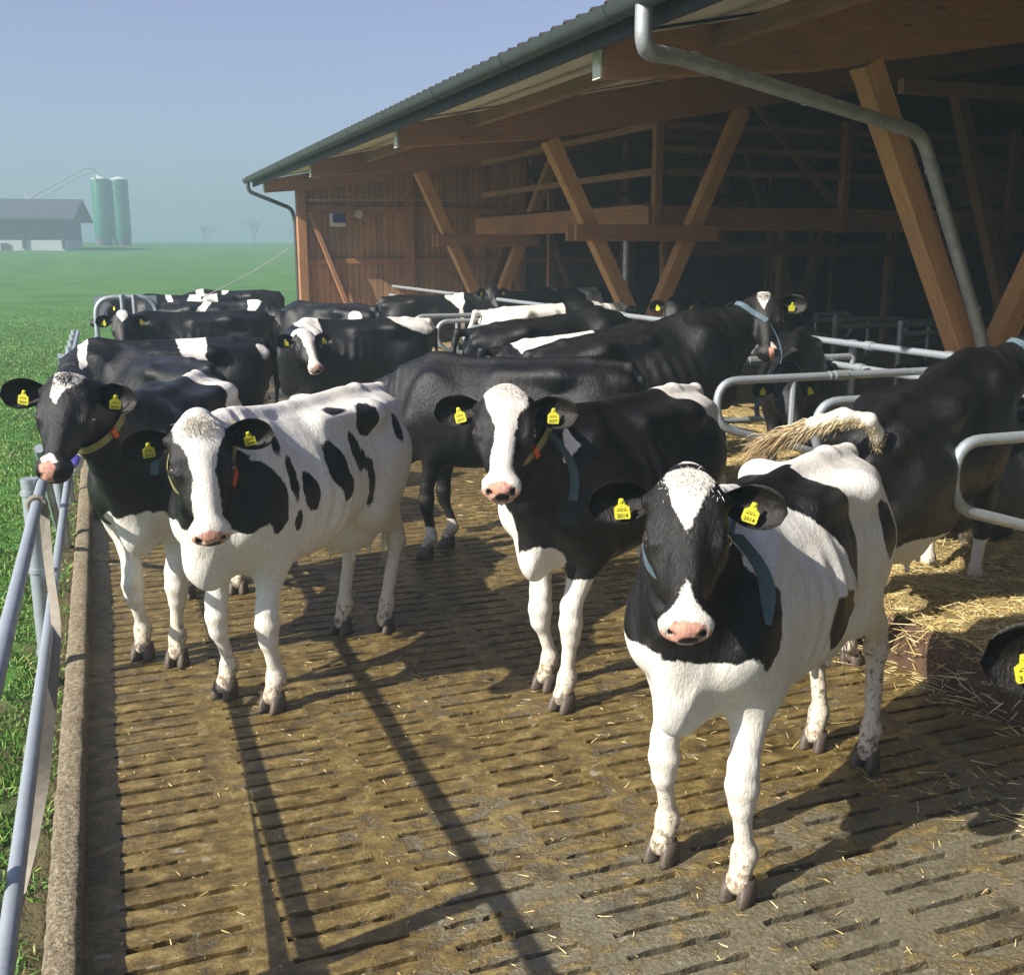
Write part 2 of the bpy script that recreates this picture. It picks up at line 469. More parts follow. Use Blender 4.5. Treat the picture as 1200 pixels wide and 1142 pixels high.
class Field:
    """blended distance field -> one continuous skin"""
    def __init__(s, h): s.h = h; s.pr = []
    def add(s, fn, lo, hi, k=.04, op='u'):
        s.pr.append((fn, np.minimum(lo, hi), np.maximum(lo, hi), k, op))
    def cap(s, a, b, ra, rb, k=.04, side=None, q=1.0, op='u'):
        a = np.array(a, float); b = np.array(b, float); m = s.h * .75
        ra, rb = max(ra, m), max(rb, m)
        sv = None if side is None else nrm(side)
        def f(P):
            pa = P - a; ba = b - a
            if sv is not None:
                g = 1 / q - 1
                pa = pa + np.outer(pa @ sv, sv) * g; ba = ba + sv * (ba @ sv) * g
            t = np.clip(pa @ ba / max(ba @ ba, 1e-9), 0, 1)
            d = np.linalg.norm(pa - t[:, None] * ba, axis=1) - (ra + (rb - ra) * t)
            return d * (q if q < .6 else 1)
        s.add(f, np.minimum(a - ra, b - rb), np.maximum(a + ra, b + rb), k, op)
    def ell(s, c, r, Rm=None, k=.04, op='u'):
        c = np.array(c, float); r = np.maximum(np.array(r, float), s.h * .6); Rm_ = np.eye(3) if Rm is None else Rm
        def f(P):
            p = (P - c) @ Rm_
            k0 = np.linalg.norm(p / r, axis=1); k1 = np.linalg.norm(p / (r * r), axis=1)
            return k0 * (k0 - 1) / np.maximum(k1, 1e-6)
        e = np.max(r); s.add(f, c - e, c + e, k, op)
    def bake(s):
        lo = np.min([p[1] for p in s.pr if p[4] == 'u'], axis=0) - s.h * 3
        hi = np.max([p[2] for p in s.pr if p[4] == 'u'], axis=0) + s.h * 3
        s.o = lo; s.n = np.ceil((hi - lo) / s.h).astype(int) + 1
        D = np.full(s.n, .5, np.float32)
        for fn, a, b, k, op in s.pr:
            mg = k + 3 * s.h + (.05 if op == 'u' else 0)
            i0 = np.maximum(((a - mg - lo) / s.h).astype(int), 0); i1 = np.minimum(((b + mg - lo) / s.h).astype(int) + 2, s.n)
            if np.any(i1 <= i0): continue
            ax = [lo[j] + np.arange(i0[j], i1[j]) * s.h for j in range(3)]
            P = np.stack(np.meshgrid(*ax, indexing='ij'), -1).reshape(-1, 3)
            v = fn(P).reshape([len(x) for x in ax]).astype(np.float32)
            S = (slice(i0[0], i1[0]), slice(i0[1], i1[1]), slice(i0[2], i1[2]))
            d0 = D[S]
            if op == 'u':
                hh = np.maximum(k - np.abs(d0 - v), 0) / k; D[S] = np.minimum(d0, v) - hh * hh * k * .25
            else:
                v = -v; hh = np.maximum(k - np.abs(d0 - v), 0) / k; D[S] = np.maximum(d0, v) + hh * hh * k * .25
        s.D = D
        return s
    def sample(s, P):
        q = (np.atleast_2d(P) - s.o) / s.h; q = np.clip(q, 0, s.n - 1.001); i = q.astype(int); f = q - i; r = 0
        for dx in (0, 1):
            for dy in (0, 1):
                for dz in (0, 1):
                    wt = (f[:, 0] if dx else 1 - f[:, 0]) * (f[:, 1] if dy else 1 - f[:, 1]) * (f[:, 2] if dz else 1 - f[:, 2])
                    r = r + wt * s.D[i[:, 0] + dx, i[:, 1] + dy, i[:, 2] + dz]
        return r
    def normal(s, P):
        e = s.h; g = np.stack([s.sample(P + np.eye(3)[j] * e) - s.sample(P - np.eye(3)[j] * e) for j in range(3)], -1)
        return g / np.maximum(np.linalg.norm(g, axis=1, keepdims=True), 1e-9)
    def nets(s):
        D = s.D; ins = D < 0
        c = [ins[dx:D.shape[0] - 1 + dx, dy:D.shape[1] - 1 + dy, dz:D.shape[2] - 1 + dz] for dx in (0, 1) for dy in (0, 1) for dz in (0, 1)]
        al = c[0].copy(); an = c[0].copy()
        for q in c[1:]: al &= q; an |= q
        act = np.argwhere(an & ~al)
        idx = np.full(np.array(D.shape) - 1, -1, np.int32); idx[tuple(act.T)] = np.arange(len(act))
        offs = np.array([(dx, dy, dz) for dx in (0, 1) for dy in (0, 1) for dz in (0, 1)])
        val = np.stack([D[tuple((act + o).T)] for o in offs], -1).astype(float)
        acc = np.zeros((len(act), 3)); cnt = np.zeros(len(act))
        for a in range(8):
            for b in range(a + 1, 8):
                if np.abs(offs[a] - offs[b]).sum() != 1: continue
                va, vb = val[:, a], val[:, b]; m = (va < 0) != (vb < 0)
                t = np.where(m, va / np.where(m, va - vb, 1), 0)
                acc += np.where(m[:, None], offs[a] + t[:, None] * (offs[b] - offs[a]), 0); cnt += m
        V = s.o + (act + acc / cnt[:, None]) * s.h
        Q = []
        for ax in range(3):
            u, v = (ax + 1) % 3, (ax + 2) % 3
            A = np.moveaxis(ins, ax, 0); a0, a1 = A[:-1], A[1:]
            e = np.argwhere(a0 != a1); sg = a0[tuple(e.T)]
            full = np.empty_like(e); oth = [i for i in range(3) if i != ax]
            full[:, ax] = e[:, 0]; full[:, oth[0]] = e[:, 1]; full[:, oth[1]] = e[:, 2]
            U = np.zeros(3, int); U[u] = 1; W = np.zeros(3, int); W[v] = 1
            q = np.stack([idx[tuple((full - U - W).T)], idx[tuple((full - W).T)], idx[tuple(full.T)], idx[tuple((full - U).T)]], -1)
            q[~sg] = q[~sg][:, ::-1]; Q.append(q)
        Q = np.concatenate(Q); return V, Q[(Q >= 0).all(1)]

def sd_poly(P, poly):
    """signed distance, positive inside"""
    poly = np.asarray(poly, float); d = np.full(len(P), 1e9); ins = np.zeros(len(P), bool); n = len(poly)
    for i in range(n):
        a, b = poly[i], poly[(i + 1) % n]; e = b - a; w_ = P - a
        t = np.clip((w_ @ e) / max(e @ e, 1e-12), 0, 1); d = np.minimum(d, np.linalg.norm(w_ - t[:, None] * e, axis=1))
        c1 = P[:, 1] >= a[1]; c2 = P[:, 1] < b[1]; c3 = (e[0] * w_[:, 1]) > (e[1] * w_[:, 0])
        ins ^= (c1 & c2 & c3) | (~c1 & ~c2 & ~c3)
    return np.where(ins, d, -d)

# body stations: x, top, bottom, half width, upper narrowing
ST = np.array([(-.88, 1.33, 1.02, .10, .3), (-.80, 1.37, .84, .205, .3), (-.62, 1.395, .76, .265, .35), (-.42, 1.405, .74, .275, .25), (-.2, 1.39, .70, .30, .38),
               (.05, 1.385, .645, .335, .45), (.28, 1.385, .63, .31, .58), (.46, 1.41, .645, .26, .64), (.6, 1.38, .69, .20, .55), (.74, 1.28, .80, .115, .5)])
def torso(P):
    x = np.clip(P[:, 0], ST[0, 0], ST[-1, 0])
    zt, zb, W, nw = (np.interp(x, ST[:, 0], ST[:, j]) for j in (1, 2, 3, 4))
    t = (P[:, 2] - zb) / (zt - zb); u = 2 * t - 1
    wd = W * (1 - nw * np.clip(u, 0, 1.1) ** 1.5)
    f = (np.abs(P[:, 1] / wd) ** 2.3 + np.abs(u) ** 2.3) ** (1 / 2.3) - 1
    d = f * np.minimum(wd, (zt - zb) / 2) * .9
    ex = np.abs(P[:, 0] - x)
    return np.where(ex > 0, np.sqrt(np.maximum(d, 0) ** 2 + ex ** 2) + np.minimum(d, 0), d)

def strands(name, roots, dirs, L, wd, m, parent, curl=.3, seg=4, droop=0.0, seed=1, paths=None, tint=None):
    """thin ribbons of hair / straw / grass with a tint per strand"""
    g = np.random.default_rng(seed); n = len(roots); t = np.linspace(0, 1, seg + 1)
    L = np.broadcast_to(L, (n,)); side = np.cross(dirs, g.normal(size=(n, 3))); side /= np.linalg.norm(side, axis=1, keepdims=True)
    b = np.cross(dirs, side); ph = g.normal(size=(n, 1, 1)) * curl
    if paths is None:
        C = roots[:, None] + dirs[:, None] * (L[:, None, None] * t[None, :, None]) + b[:, None] * (L[:, None, None] * ph * (t ** 2)[None, :, None])
        C[:, :, 2] -= droop * (L[:, None] * t ** 2)
    else: C = paths
    wv = (np.broadcast_to(wd, (n,))[:, None] * (1 - .75 * t ** 2))[:, :, None] * side[:, None]
    V = np.stack([C - wv, C + wv], 2).reshape(-1, 3)
    i = np.arange(n)[:, None] * (seg + 1) * 2 + np.arange(seg)[None] * 2
    Q = np.stack([i, i + 1, i + 3, i + 2], -1).reshape(-1, 4)
    o = mesh_np(name, V, Q, m, parent)
    if name in ('poll_hair', 'tail_hair'): o['kind'] = 'stuff'
    a = o.data.attributes.new('tint', 'FLOAT', 'POINT'); a.data.foreach_set('value', np.repeat(g.random(n) if tint is None else tint, (seg + 1) * 2).astype(np.float32))
    return o

def ear_surf(base, d, nn, L=.205, W=.067):
    """cupped leaf with thickness; returns V, Q, and u"""
    d = nrm(d); nn = nrm(np.asarray(nn) - d * np.dot(nn, d)); s = np.cross(nn, d); nu, nv = 12, 8; V = []
    for layer in (0, 1):
        for i in range(nu + 1):
            u = i / nu; wv = W * (.46 + .54 * math.sin(math.pi * u)) if u < .5 else W * math.sqrt(max(0, 1 - ((u - .5) / .5) ** 2.2))
            for j in range(nv + 1):
                v = -1 + 2 * j / nv
                cup = (.045 * (1 - u) + .022) * (1 - v * v) - .035 * u * u
                p = base + d * (u * L) + s * (v * wv) - nn * cup * (1 if u > .02 else .5)
                if layer: p = p - nn * (.011 * (1 - u * .5)) * (1 - abs(v) ** 4 * .9)
                V.append(p)
    A = (nu + 1) * (nv + 1); Q = []
    for i in range(nu):
        for j in range(nv):
            a = i * (nv + 1) + j; Q.append((a, a + 1, a + nv + 2, a + nv + 1)); Q.append((A + a, A + a + nv + 1, A + a + nv + 2, A + a + 1))
        a = i * (nv + 1); Q.append((a, a + nv + 1, A + a + nv + 1, A + a)); a += nv; Q.append((a, A + a, A + a + nv + 1, a + nv + 1))
    for j in range(nv):
        a = nu * (nv + 1) + j; Q.append((a, a + 1, A + a + 1, A + a))
    inner = np.r_[np.ones(A), np.zeros(A)]
    return np.array(V), np.array(Q), inner, s

COW_N = 0
def make_cow(label, x, y, head, poll, muz, feet=None, h=.03, base='w', coat=(), roll=0.0, z=0.0, pitch=0.0, size=1.03,
             near=False, hs_=.93, tail='down', collar=None, tags=True, tuft=None, ears=None, lying=False, thin=1.0, group='dairy cows standing in the yard and the stalls', text=None, legwhite=.45, pinkn=True, tagmat=None):
    global COW_N; COW_N += 1
    th = R(head)
    e = empty('cow', (x, y, z), label, 'cow', group, (0, -R(pitch), th)); e.scale = (size,) * 3
    W = e.matrix_basis.copy(); Wi = W.inverted()
    loc = lambda p: np.array(Wi @ Vector(p))
    poll = loc(poll); muz = loc(muz)
    X = nrm(muz - poll); up = np.array([0, 0, 1.0]); Z = nrm(up - X * (up @ X)) if abs(X[2]) < .97 else nrm(np.array([1, 0, 0.]))
    Y = np.cross(Z, X)
    if roll: c_, s_ = math.cos(R(roll)), math.sin(R(roll)); Y, Z = Y * c_ + Z * s_, Z * c_ - Y * s_
    HR = np.stack([X, Y, Z], 1)                                  # head frame columns
    H = lambda a, b, c: poll + (X * a + Y * b + Z * c) * hs_
    F = Field(h)
    dz = -.78 if lying else 0.0
    o3 = np.array([0, 0, dz * 1.0])
    # trunk
    tf = (lambda P: torso(P - o3)) if lying else torso
    F.add(tf, np.array([-.92, -.4, .56]) + o3, np.array([.78, .4, 1.43]) + o3, .02)
    for s in (-1, 1):
        F.ell(np.array((-.41, s * .225, 1.300)) + o3, (.05, .034, .03), k=.10)                      # hook bone
        F.cap(np.array((-.41, s * .22, 1.295)) + o3, np.array((-.84, s * .10, 1.255)) + o3, .03, .026, k=.13)
        F.ell(np.array((-.86, s * .105, 1.255)) + o3, (.04, .035, .04), k=.05)                       # pin bone
        F.cap(np.array((-.36, s * .19, 1.31)) + o3, np.array((.0, s * .17, 1.305)) + o3, .022, .016, k=.12)
        F.ell(np.array((-.27, s * .375, 1.15)) + o3, (.16, .085 * thin, .13), k=.12, op='s')                 # hollow flank
        F.ell(np.array((-.64, s * .27, 1.18)) + o3, (.16, .04, .08), k=.1, op='s')
        F.ell(np.array((.47, s * .18, 1.06)) + o3, (.13, .065, .26), k=.13)                          # shoulder blade
        F.ell(np.array((.60, s * .155, .93)) + o3, (.10, .075, .10), k=.08)
        F.ell(np.array((-.60, s * .175, 1.0)) + o3, (.19, .10, .26), k=.1)                          # thigh
    F.cap(np.array((.5, 0, 1.395)) + o3, np.array((.05, 0, 1.365)) + o3, .022, .02, k=.06)
    F.cap(np.array((.05, 0, 1.365)) + o3, np.array((-.6, 0, 1.385)) + o3, .022, .022, k=.06)
    F.cap(np.array((-.6, 0, 1.385)) + o3, np.array((-.88, 0, 1.36)) + o3, .024, .03, k=.05)
    F.ell(np.array((.69, 0, .82)) + o3, (.085, .050, .17), k=.09)                                  # brisket
    if not lying:
        F.ell((-.50, 0, .66), (.24, .16, .15), k=.07)                           # udder
        if h < .02:
            for sx in (-.42, -.58):
                for s in (-1, 1): F.cap((sx, s * .07, .56), (sx, s * .075, .49), .016, .013, k=.02)
    # neck
    P0 = np.array((.46, 0, 1.07)) + o3; P2 = H(.025, 0, -.135)
    side_h = nrm(np.cross(up, nrm(P2 - P0)))
    P1 = np.array((.80, 0, 1.17)) + o3 + (P2 - np.array((1.0, 0, 1.3)) - o3) * .3
    bz = lambda t: P0 * (1 - t) ** 2 + P1 * 2 * t * (1 - t) + P2 * t * t
    rad = [.315, .262, .205, .163, .134, .112]; qs = [.60, .58, .58, .62, .72, .82]
    nk = [bz(t) for t in np.linspace(0, 1, 6)]
    for i in range(5):
        sv = nrm(np.cross(up, nrm(nk[i + 1] - nk[i])) * 1.0)
        F.cap(nk[i], nk[i + 1], rad[i], rad[i + 1], k=.06, side=sv, q=(qs[i] + qs[i + 1]) / 2)
    # dewlap
    dl = [np.array((.70, 0, .76)) + o3, bz(.45) + (0, 0, -.2), bz(.8) + (0, 0, -.13)]
    for a, b, r1, r2 in ((dl[0], dl[1], .07, .05), (dl[1], dl[2], .05, .045)):
        F.cap(a, b, r1, r2, k=.07, side=nrm(np.cross(up, nrm(b - a))), q=.45)
    # head
    ell = lambda c, r, k=.03, op='u': F.ell(H(*c), np.array(r) * hs_, HR, k, op)
    hc = lambda a, b, ra, rb, k=.03, q=1.0, op='u': F.cap(H(*a), H(*b), ra * hs_, rb * hs_, k, side=(Y if q < 1 else None), q=q, op=op)
    ell((.040, 0, -.065), (.062, .104, .068), .04)                 # poll
    ell((.115, 0, -.082), (.125, .113, .082), .03)               # forehead
    for s in (-1, 1):
        hc((.10, s * .07, -.072), (.165, s * .092, -.068), .045, .032, .03)      # brow
        hc((.165, s * .100, -.066), (.225, s * .098, -.066), .024, .020, .02)   # upper lid ridge
        hc((.175, s * .098, -.112), (.235, s * .090, -.112), .022, .018, .025)
        hc((.22, s * .082, -.11), (.36, s * .048, -.115), .042, .03, .04)       # cheek crest
        ell((.15, s * .06, -.17), (.115, .048, .095), .06)                    # jaw muscle
        hc((.078, s * .09, -.082), (.062, s * .124, -.09), .030, .024, .035)      # ear root
    hc((.18, 0, -.088), (.44, 0, -.072), .086, .052, .04, .92)
    hc((.13, 0, -.205), (.43, 0, -.128), .062, .036, .05, .85)
    ell((.478, 0, -.080), (.060, .086, .058), .03); ell((.505, 0, -.084), (.036, .077, .048), .012)              # muzzle
    ell((.475, 0, -.136), (.055, .066, .028), .018)             # chin
    if h < .02:
        for s in (-1, 1):
            ell((.538, s * .045, -.066), (.03, .014, .019), .006, 's')
            ell((.520, s * .064, -.05), (.018, .010, .010), .01, 's')
            ell((.203, s * .130, -.089), (.030, .016, .015), .010, 's')
        hc((.45, 0, -.118), (.56, 0, -.116), .007, .007, .012)  if False else None
        ell((.50, 0, -.116), (.07, .085, .006), .012, 's')
    # tail
    if tail == 'down':
        tp = [(-.87, 0, 1.36), (-.95, .0, 1.27), (-.965, .01, 1.0), (-.94, .015, .72)]; tr = [.036, .028, .02, .015]
    elif tail == 'arch':
        tp = [(-.87, 0, 1.36), (-.99, .0, 1.38), (-1.06, .0, 1.2), (-1.05, .0, .85)]; tr = [.038, .034, .028, .02]
    elif tail == 'raised':
        tp = [(-.87, 0, 1.22), (-.96, -.05, 1.33), (-1.03, -.03, 1.42), (-1.10, .06, 1.455), (-1.17, .18, 1.42), (-1.24, .30, 1.36)]; tr = [.034, .033, .032, .030, .026, .020]
    tp = [np.array(p) + o3 for p in tp]
    for i in range(len(tp) - 1): F.cap(tp[i], tp[i + 1], tr[i], tr[i + 1], k=.03)
    # legs
    D = dict(FL=(.52, .15), FR=(.52, -.15), RL=(-.66, .17), RR=(-.66, -.17))
    ft = {}
    for k_, v in D.items():
        if feet and k_ in feet: q = loc((feet[k_][0], feet[k_][1], z)); ft[k_] = (q[0], q[1])
        else: ft[k_] = v
    gz = lambda fx: -fx * math.tan(R(pitch)) if pitch else 0.0
    if not lying:
        for k_ in ('FL', 'FR'):
            s = 1 if k_ == 'FL' else -1; fx, fy = ft[k_]; kx = .48 * .4 + fx * .6
            sh, el, kn, fe = np.array((.53, s * .17, .98)), np.array((.44 + (fx - .52) * .2, s * .155, .78)), np.array((kx + .01, s * .15 * .35 + fy * .65, .42)), np.array((fx - .035, fy, .145))
            F.cap(sh, el, .115, .10, k=.08, side=(0, 1, 0), q=.8)
            F.cap(el, kn + (0, 0, .08), .085, .045, k=.05)
            F.cap(kn + (0, 0, .08), kn, .05, .052, k=.03); F.cap(kn + (.006, 0, 0), kn + (0, 0, -.07), .052, .040, k=.03)
            F.cap(kn + (0, 0, -.07), fe + (0, 0, .04), .035, .033, k=.035)
            F.ell(fe, (.043, .042, .045), k=.03)
            F.cap(fe, (fx + .008, fy, .065), .037, .043, k=.03)
            if h < .02:
                for q in (-1, 1): F.ell(fe + (-.042, q * .018, -.01), (.014, .012, .02), k=.012)
        for k_ in ('RL', 'RR'):
            s = 1 if k_ == 'RL' else -1; fx, fy = ft[k_]; dx = fx + .66
            st, hk, fe = np.array((-.42 + dx * .2, s * .19, .80)), np.array((-.80 + dx * .6, s * .17 * .4 + fy * .6, .53)), np.array((fx - .045, fy, .15))
            F.cap((-.60, s * .18, 1.05), st, .15, .11, k=.1, side=(0, 1, 0), q=.65)
            F.cap((-.70, s * .16, 1.02), hk + (.06, 0, .12), .12, .05, k=.09, side=(0, 1, 0), q=.6)
            F.cap(st, hk + (.05, 0, .10), .10, .048, k=.08, side=(0, 1, 0), q=.75)
            F.cap(hk + (-.035, 0, .07), hk + (.0, 0, -.01), .024, .04, k=.04)
            F.cap(hk + (.03, 0, .07), hk + (.008, 0, -.03), .045, .043, k=.04)
            F.cap(hk + (.008, 0, -.03), fe + (0, 0, .05), .041, .032, k=.04)
            F.ell(fe, (.046, .042, .048), k=.03)
            F.cap(fe, (fx + .006, fy, .065), .038, .044, k=.03)
            if h < .02:
                for q in (-1, 1): F.ell(fe + (-.045, q * .018, -.01), (.014, .012, .02), k=.012)
    else:
        for s in (-1, 1):
            F.cap((-.55, s * .3, .22), (-.1, s * .42, .12), .16, .07, k=.08); F.cap((-.1, s * .42, .1), (-.5, s * .46, .06), .06, .04, k=.04)
            F.cap((.5, s * .2, .2), (.75, s * .2, .1), .1, .055, k=.06); F.cap((.75, s * .2, .07), (.45, s * .22, .05), .05, .04, k=.03)
    F.bake(); V, Q = F.nets()
    nb = len(V)
    # local coordinates for the coat pattern
    HL = (V - poll) @ HR / hs_
    hd = (HL[:, 0] > -.05) & (HL[:, 0] < .62) & (np.abs(HL[:, 1]) < .17) & (HL[:, 2] > -.30) & (HL[:, 2] < .08)
    hs = .88 * (HL[:, 0] + .05) + .47 * HL[:, 2]
    hs = np.minimum(np.minimum(hs, .19 - np.abs(HL[:, 1])), HL[:, 2] + .33)
    hd &= hs > 0
    # small muscle and skin relief on the near cows
    if h < .03:
        nn = F.normal(V); rib = np.sin(V[:, 0] * 62 + V[:, 2] * 9) * .0065 * np.exp(-((V[:, 0] - .05) / .26) ** 2) * np.clip((1.25 - V[:, 2]) / .2, 0, 1) * np.clip((V[:, 2] - .7) / .15, 0, 1)
        t_n = np.clip((V - P0) @ nrm(P2 - P0) / np.linalg.norm(P2 - P0), 0, 1.2)
        fold = (np.sin(t_n * 30 + V[:, 2] * 9 + np.sin(V[:, 2] * 23) * .8) + .6 * np.sin(t_n * 53 - V[:, 2] * 13)) * .0038 * np.clip((t_n - .25) * 4, 0, 1) * np.clip((1.02 - t_n) * 6, 0, 1) * (~hd)
        rg = np.random.default_rng(COW_N); wob = np.zeros(nb)
        for _ in range(26):
            kv = rg.normal(size=3); kv = kv / np.linalg.norm(kv) * rg.uniform(14, 60); wob += np.sin(V @ kv + rg.uniform(0, 6.28)) * .010 / (np.linalg.norm(kv) ** .9)
        V = V + nn * ((rib + fold + wob * np.where(hd, .35, 1))[:, None])
    dark0 = base == 'b'
    val = np.full(nb, .3 if dark0 else -.3); pk = np.full(nb, -.3); C = V - o3
    for sh in coat:
        kind, col = sh[0], sh[1]; sdv = None
        if kind == 'side':   # side, colour, which (+1 left, -1 right, 0 both), polygon in x,z
            sdv = sd_poly(C[:, [0, 2]], sh[3]); 
            if sh[2]: sdv = np.minimum(sdv, sh[2] * C[:, 1] - (sh[4] if len(sh) > 4 else -.01))
            sdv = np.minimum(sdv, -hs)
        elif kind == 'top':
            sdv = np.minimum(sd_poly(C[:, [0, 1]], sh[2]), (C[:, 2] - sh[3]))
            sdv = np.minimum(sdv, -hs)
        elif kind == 'ell':
            c_ = np.array(sh[2]); r_ = np.array(sh[3]); k0 = np.linalg.norm((C - c_) / r_, axis=1); sdv = (1 - k0) * r_.min(); sdv = np.minimum(sdv, -hs)
        elif kind == 'below': sdv = np.minimum(sh[2] - C[:, 2], -hs)
        elif kind == 'headall': sdv = hs + (sh[2] if len(sh) > 2 else 0.0)
        elif kind == 'face':   # polygon in head x,y seen from the front
            sdv = np.minimum(np.minimum(sd_poly(HL[:, :2], sh[2]), (HL[:, 2] - (sh[3] if len(sh) > 3 else -.14))), hs + .08)
        elif kind == 'neck':   # along the neck from t0 to t1
            t_ = (C - P0) @ nrm(P2 - P0) / np.linalg.norm(P2 - P0); sdv = np.minimum(t_ - sh[2], sh[3] - t_) * np.linalg.norm(P2 - P0); sdv = np.minimum(np.minimum(sdv, C[:, 2] - sh[4]), -hs)
        if col == 'b': val = np.maximum(val, np.minimum(sdv, .3))
        elif col == 'w': val = np.minimum(val, np.maximum(-sdv, -.3))
        else: pk = np.maximum(pk, sdv)
    if legwhite and not lying:
        lg = legwhite - V[:, 2]; val = np.where(~hd, np.minimum(val, np.maximum(-lg, -.3)), val)
    ms = np.where(hd, np.minimum(HL[:, 0] - .475, .05), -.3) if pinkn else -.3 * np.ones(nb)   # bare nose
    if pinkn == 2: ms = -.3 * np.ones(nb)
    nose = np.minimum(np.minimum(HL[:, 0] - (.493 + .2 * np.abs(HL[:, 1])), hs), .135 + HL[:, 2])
    if pinkn: pk = np.maximum(pk, nose)
    else: val = np.maximum(val, nose)
    if pinkn is True or pinkn == 1:      # dark blotches on the bare nose
        bl = .031 - np.hypot(HL[:, 1] - .006, (HL[:, 2] + .082) * 1.1); bl = np.minimum(bl, HL[:, 0] - .48)
        for s in (-1, 1):
            b2 = np.minimum(.016 - np.hypot(HL[:, 1] - s * .048, HL[:, 2] + .066), HL[:, 0] - .49); bl = np.maximum(bl, b2)
        pk = np.minimum(pk, -bl); val = np.maximum(val, bl)
    mouth = np.minimum(.007 - np.abs(HL[:, 2] + .117), HL[:, 0] - .36); mouth = np.minimum(mouth, hs); val = np.maximum(val, mouth); pk = np.minimum(pk, -mouth)
    for s in (-1, 1):                   # dark rim round the eye
        er = .034 - np.linalg.norm((HL - np.array((.203, s * .112, -.089))) * (.75, 1, 1), axis=1); val = np.maximum(val, er)
    if lying: dt = np.clip((.35 - V[:, 2]) / .5, 0, .5)
    else:
        dt = np.clip((.40 - V[:, 2]) / .62, 0, .52)
        dt = np.maximum(dt, np.clip(.30 - np.abs(V[:, 2] - .42) * 4, 0, .30) * (V[:, 0] > 0))
        dt = np.maximum(dt, .42 * np.clip((-.62 - V[:, 0]) * 6, 0, 1) * np.clip((1.05 - V[:, 2]) * 2, 0, 1))
    dt = np.where(hd, .08, dt)
    Vs, Qs, vv, pp, dd = [V], [Q], [val], [pk], [dt]; n0 = nb
    er_ = ears or {}; earfr = {}
    for s, key in ((1, 'L'), (-1, 'R')):
        sp = er_.get(key, {}); dv = np.array(sp.get('d', (.05, 1, -.12))); nv = np.array(sp.get('n', (.75, .25, .75)))
        d3 = X * dv[0] + Y * dv[1] * s + Z * dv[2]; n3 = X * nv[0] + Y * nv[1] * s + Z * nv[2]
        bs = H(.062, s * .122, -.088)
        eV, eQ, inn, sv = ear_surf(bs, d3, n3, .192 * hs_, .074 * hs_)
        if (np.cross(nrm(d3), np.cross(nrm(n3), nrm(d3))) @ n3) < 0: pass
        eQ = eQ[:, ::-1]
        Vs.append(eV); Qs.append(eQ + n0); n0 += len(eV)
        ec = sp.get('c', .3); vv.append(np.full(len(eV), ec)); pp.append(np.full(len(eV), -.3)); dd.append(np.where(inn > 0, .2, .05))
        earfr[key] = (bs, nrm(d3), nrm(n3 - nrm(d3) * (n3 @ nrm(d3))))
    V2 = np.concatenate(Vs); Q2 = np.concatenate(Qs)
    body = mesh_np('body', V2, Q2, M['coat'], e, smooth=True)
    for nm, arr in (('blk', vv), ('pink', pp), ('dirt', dd)):
        a = body.data.attributes.new(nm, 'FLOAT', 'POINT'); a.data.foreach_set('value', np.concatenate(arr).astype(np.float32))
    # eyes
    if h < .035:
        for s in (-1, 1):
            mb = MB(); V_, F_ = sphere(.0275 * hs_, 16, 10)
            ys_ = np.linspace(.15, .05, 60); S_ = F.sample(np.array([H(.203, s * q, -.088) for q in ys_])); q_ = ys_[np.argmax(S_ < 0)]; c_ = H(.205, s * (q_ - .003), -.083); mb.add([Vector(c_) + v for v in V_], F_); mb.build('eye', M['eye'], e, True)
            if near:
                ea, eb = X * .9 + Z * .12, None; ov = nrm(Y * s * .9 + Z * .25 + X * .12); ea = nrm(ea - ov * (ea @ ov)); eb = np.cross(ov, ea)
                mb = MB(); mb.tube([Vector(c_ + ov * .0125 * hs_ + ea * math.cos(q) * .0235 + eb * math.sin(q) * .0165) for q in np.linspace(0, 2 * math.pi, 21)], .0050, 6, cap=False); mb.build('eyelid', M['lid'], e, True)
    # ear tags
    if tags:
        for s, key in ((1, 'L'), (-1, 'R')):
            bs, d3, n3 = earfr[key]
            if key in (er_.get('notag') or ()): continue
            u = er_.get('u', .40); sc = 1.0
            c_ = bs + d3 * (.205 * u) + n3 * .012
            dn = -up + n3 * .2; dn = nrm(dn - n3 * (dn @ n3)); sd_ = np.cross(n3, dn)
            fr = Matrix([[*row] for row in np.stack([sd_, -dn, n3], 1)]).to_4x4(); fr.translation = Vector(c_)
            out = [(-.026, -.062), (.026, -.062), (.03, -.054), (.029, -.016), (.014, -.006), (.008, .018), (-.008, .018), (-.014, -.006), (-.029, -.016), (-.03, -.054)]
            k_ = len(out); t = .0012
            Vt = [Vector((p[0], p[1], t)) for p in out] + [Vector((p[0], p[1], -t)) for p in out]
            Ft = [tuple(range(k_)), tuple(range(2 * k_ - 1, k_ - 1, -1))] + [(i, k_ + i, k_ + (i + 1) % k_, (i + 1) % k_) for i in range(k_)]
            mb = MB(); mb.add(Vt, Ft)
            if near:
                V_, F_ = sphere(.009, 10, 6); mb.add([Vector((v.x, v.y + .008, v.z * .5 + .002)) for v in V_], F_)
            tg = mb.build('ear_tag', M['tag_yellow'], e); tg.matrix_basis = fr @ Matrix.Scale(er_.get('tag', .82), 4) @ Matrix.Rotation(math.sin(COW_N * 3.7 + s) * .28, 4, 'Z') @ Matrix.Rotation(math.sin(COW_N * 1.9 + 2 * s) * .3, 4, 'Y')
            if text:
                word(text[0 if key == 'R' else 1], .021, tg, (0, -.056, .0016)); word('3', .009, tg, (0, -.030, .0016), 'small_print') if False else None
                lb = MB()
                for q in range(3): lb.box(((q - 1) * .013, -.028, .0017), (.009, .004, .0004))
                lb.box((0, -.021, .0017), (.03, .0018, .0004)); lb.build('printed_code', M['tag_ink'], tg)
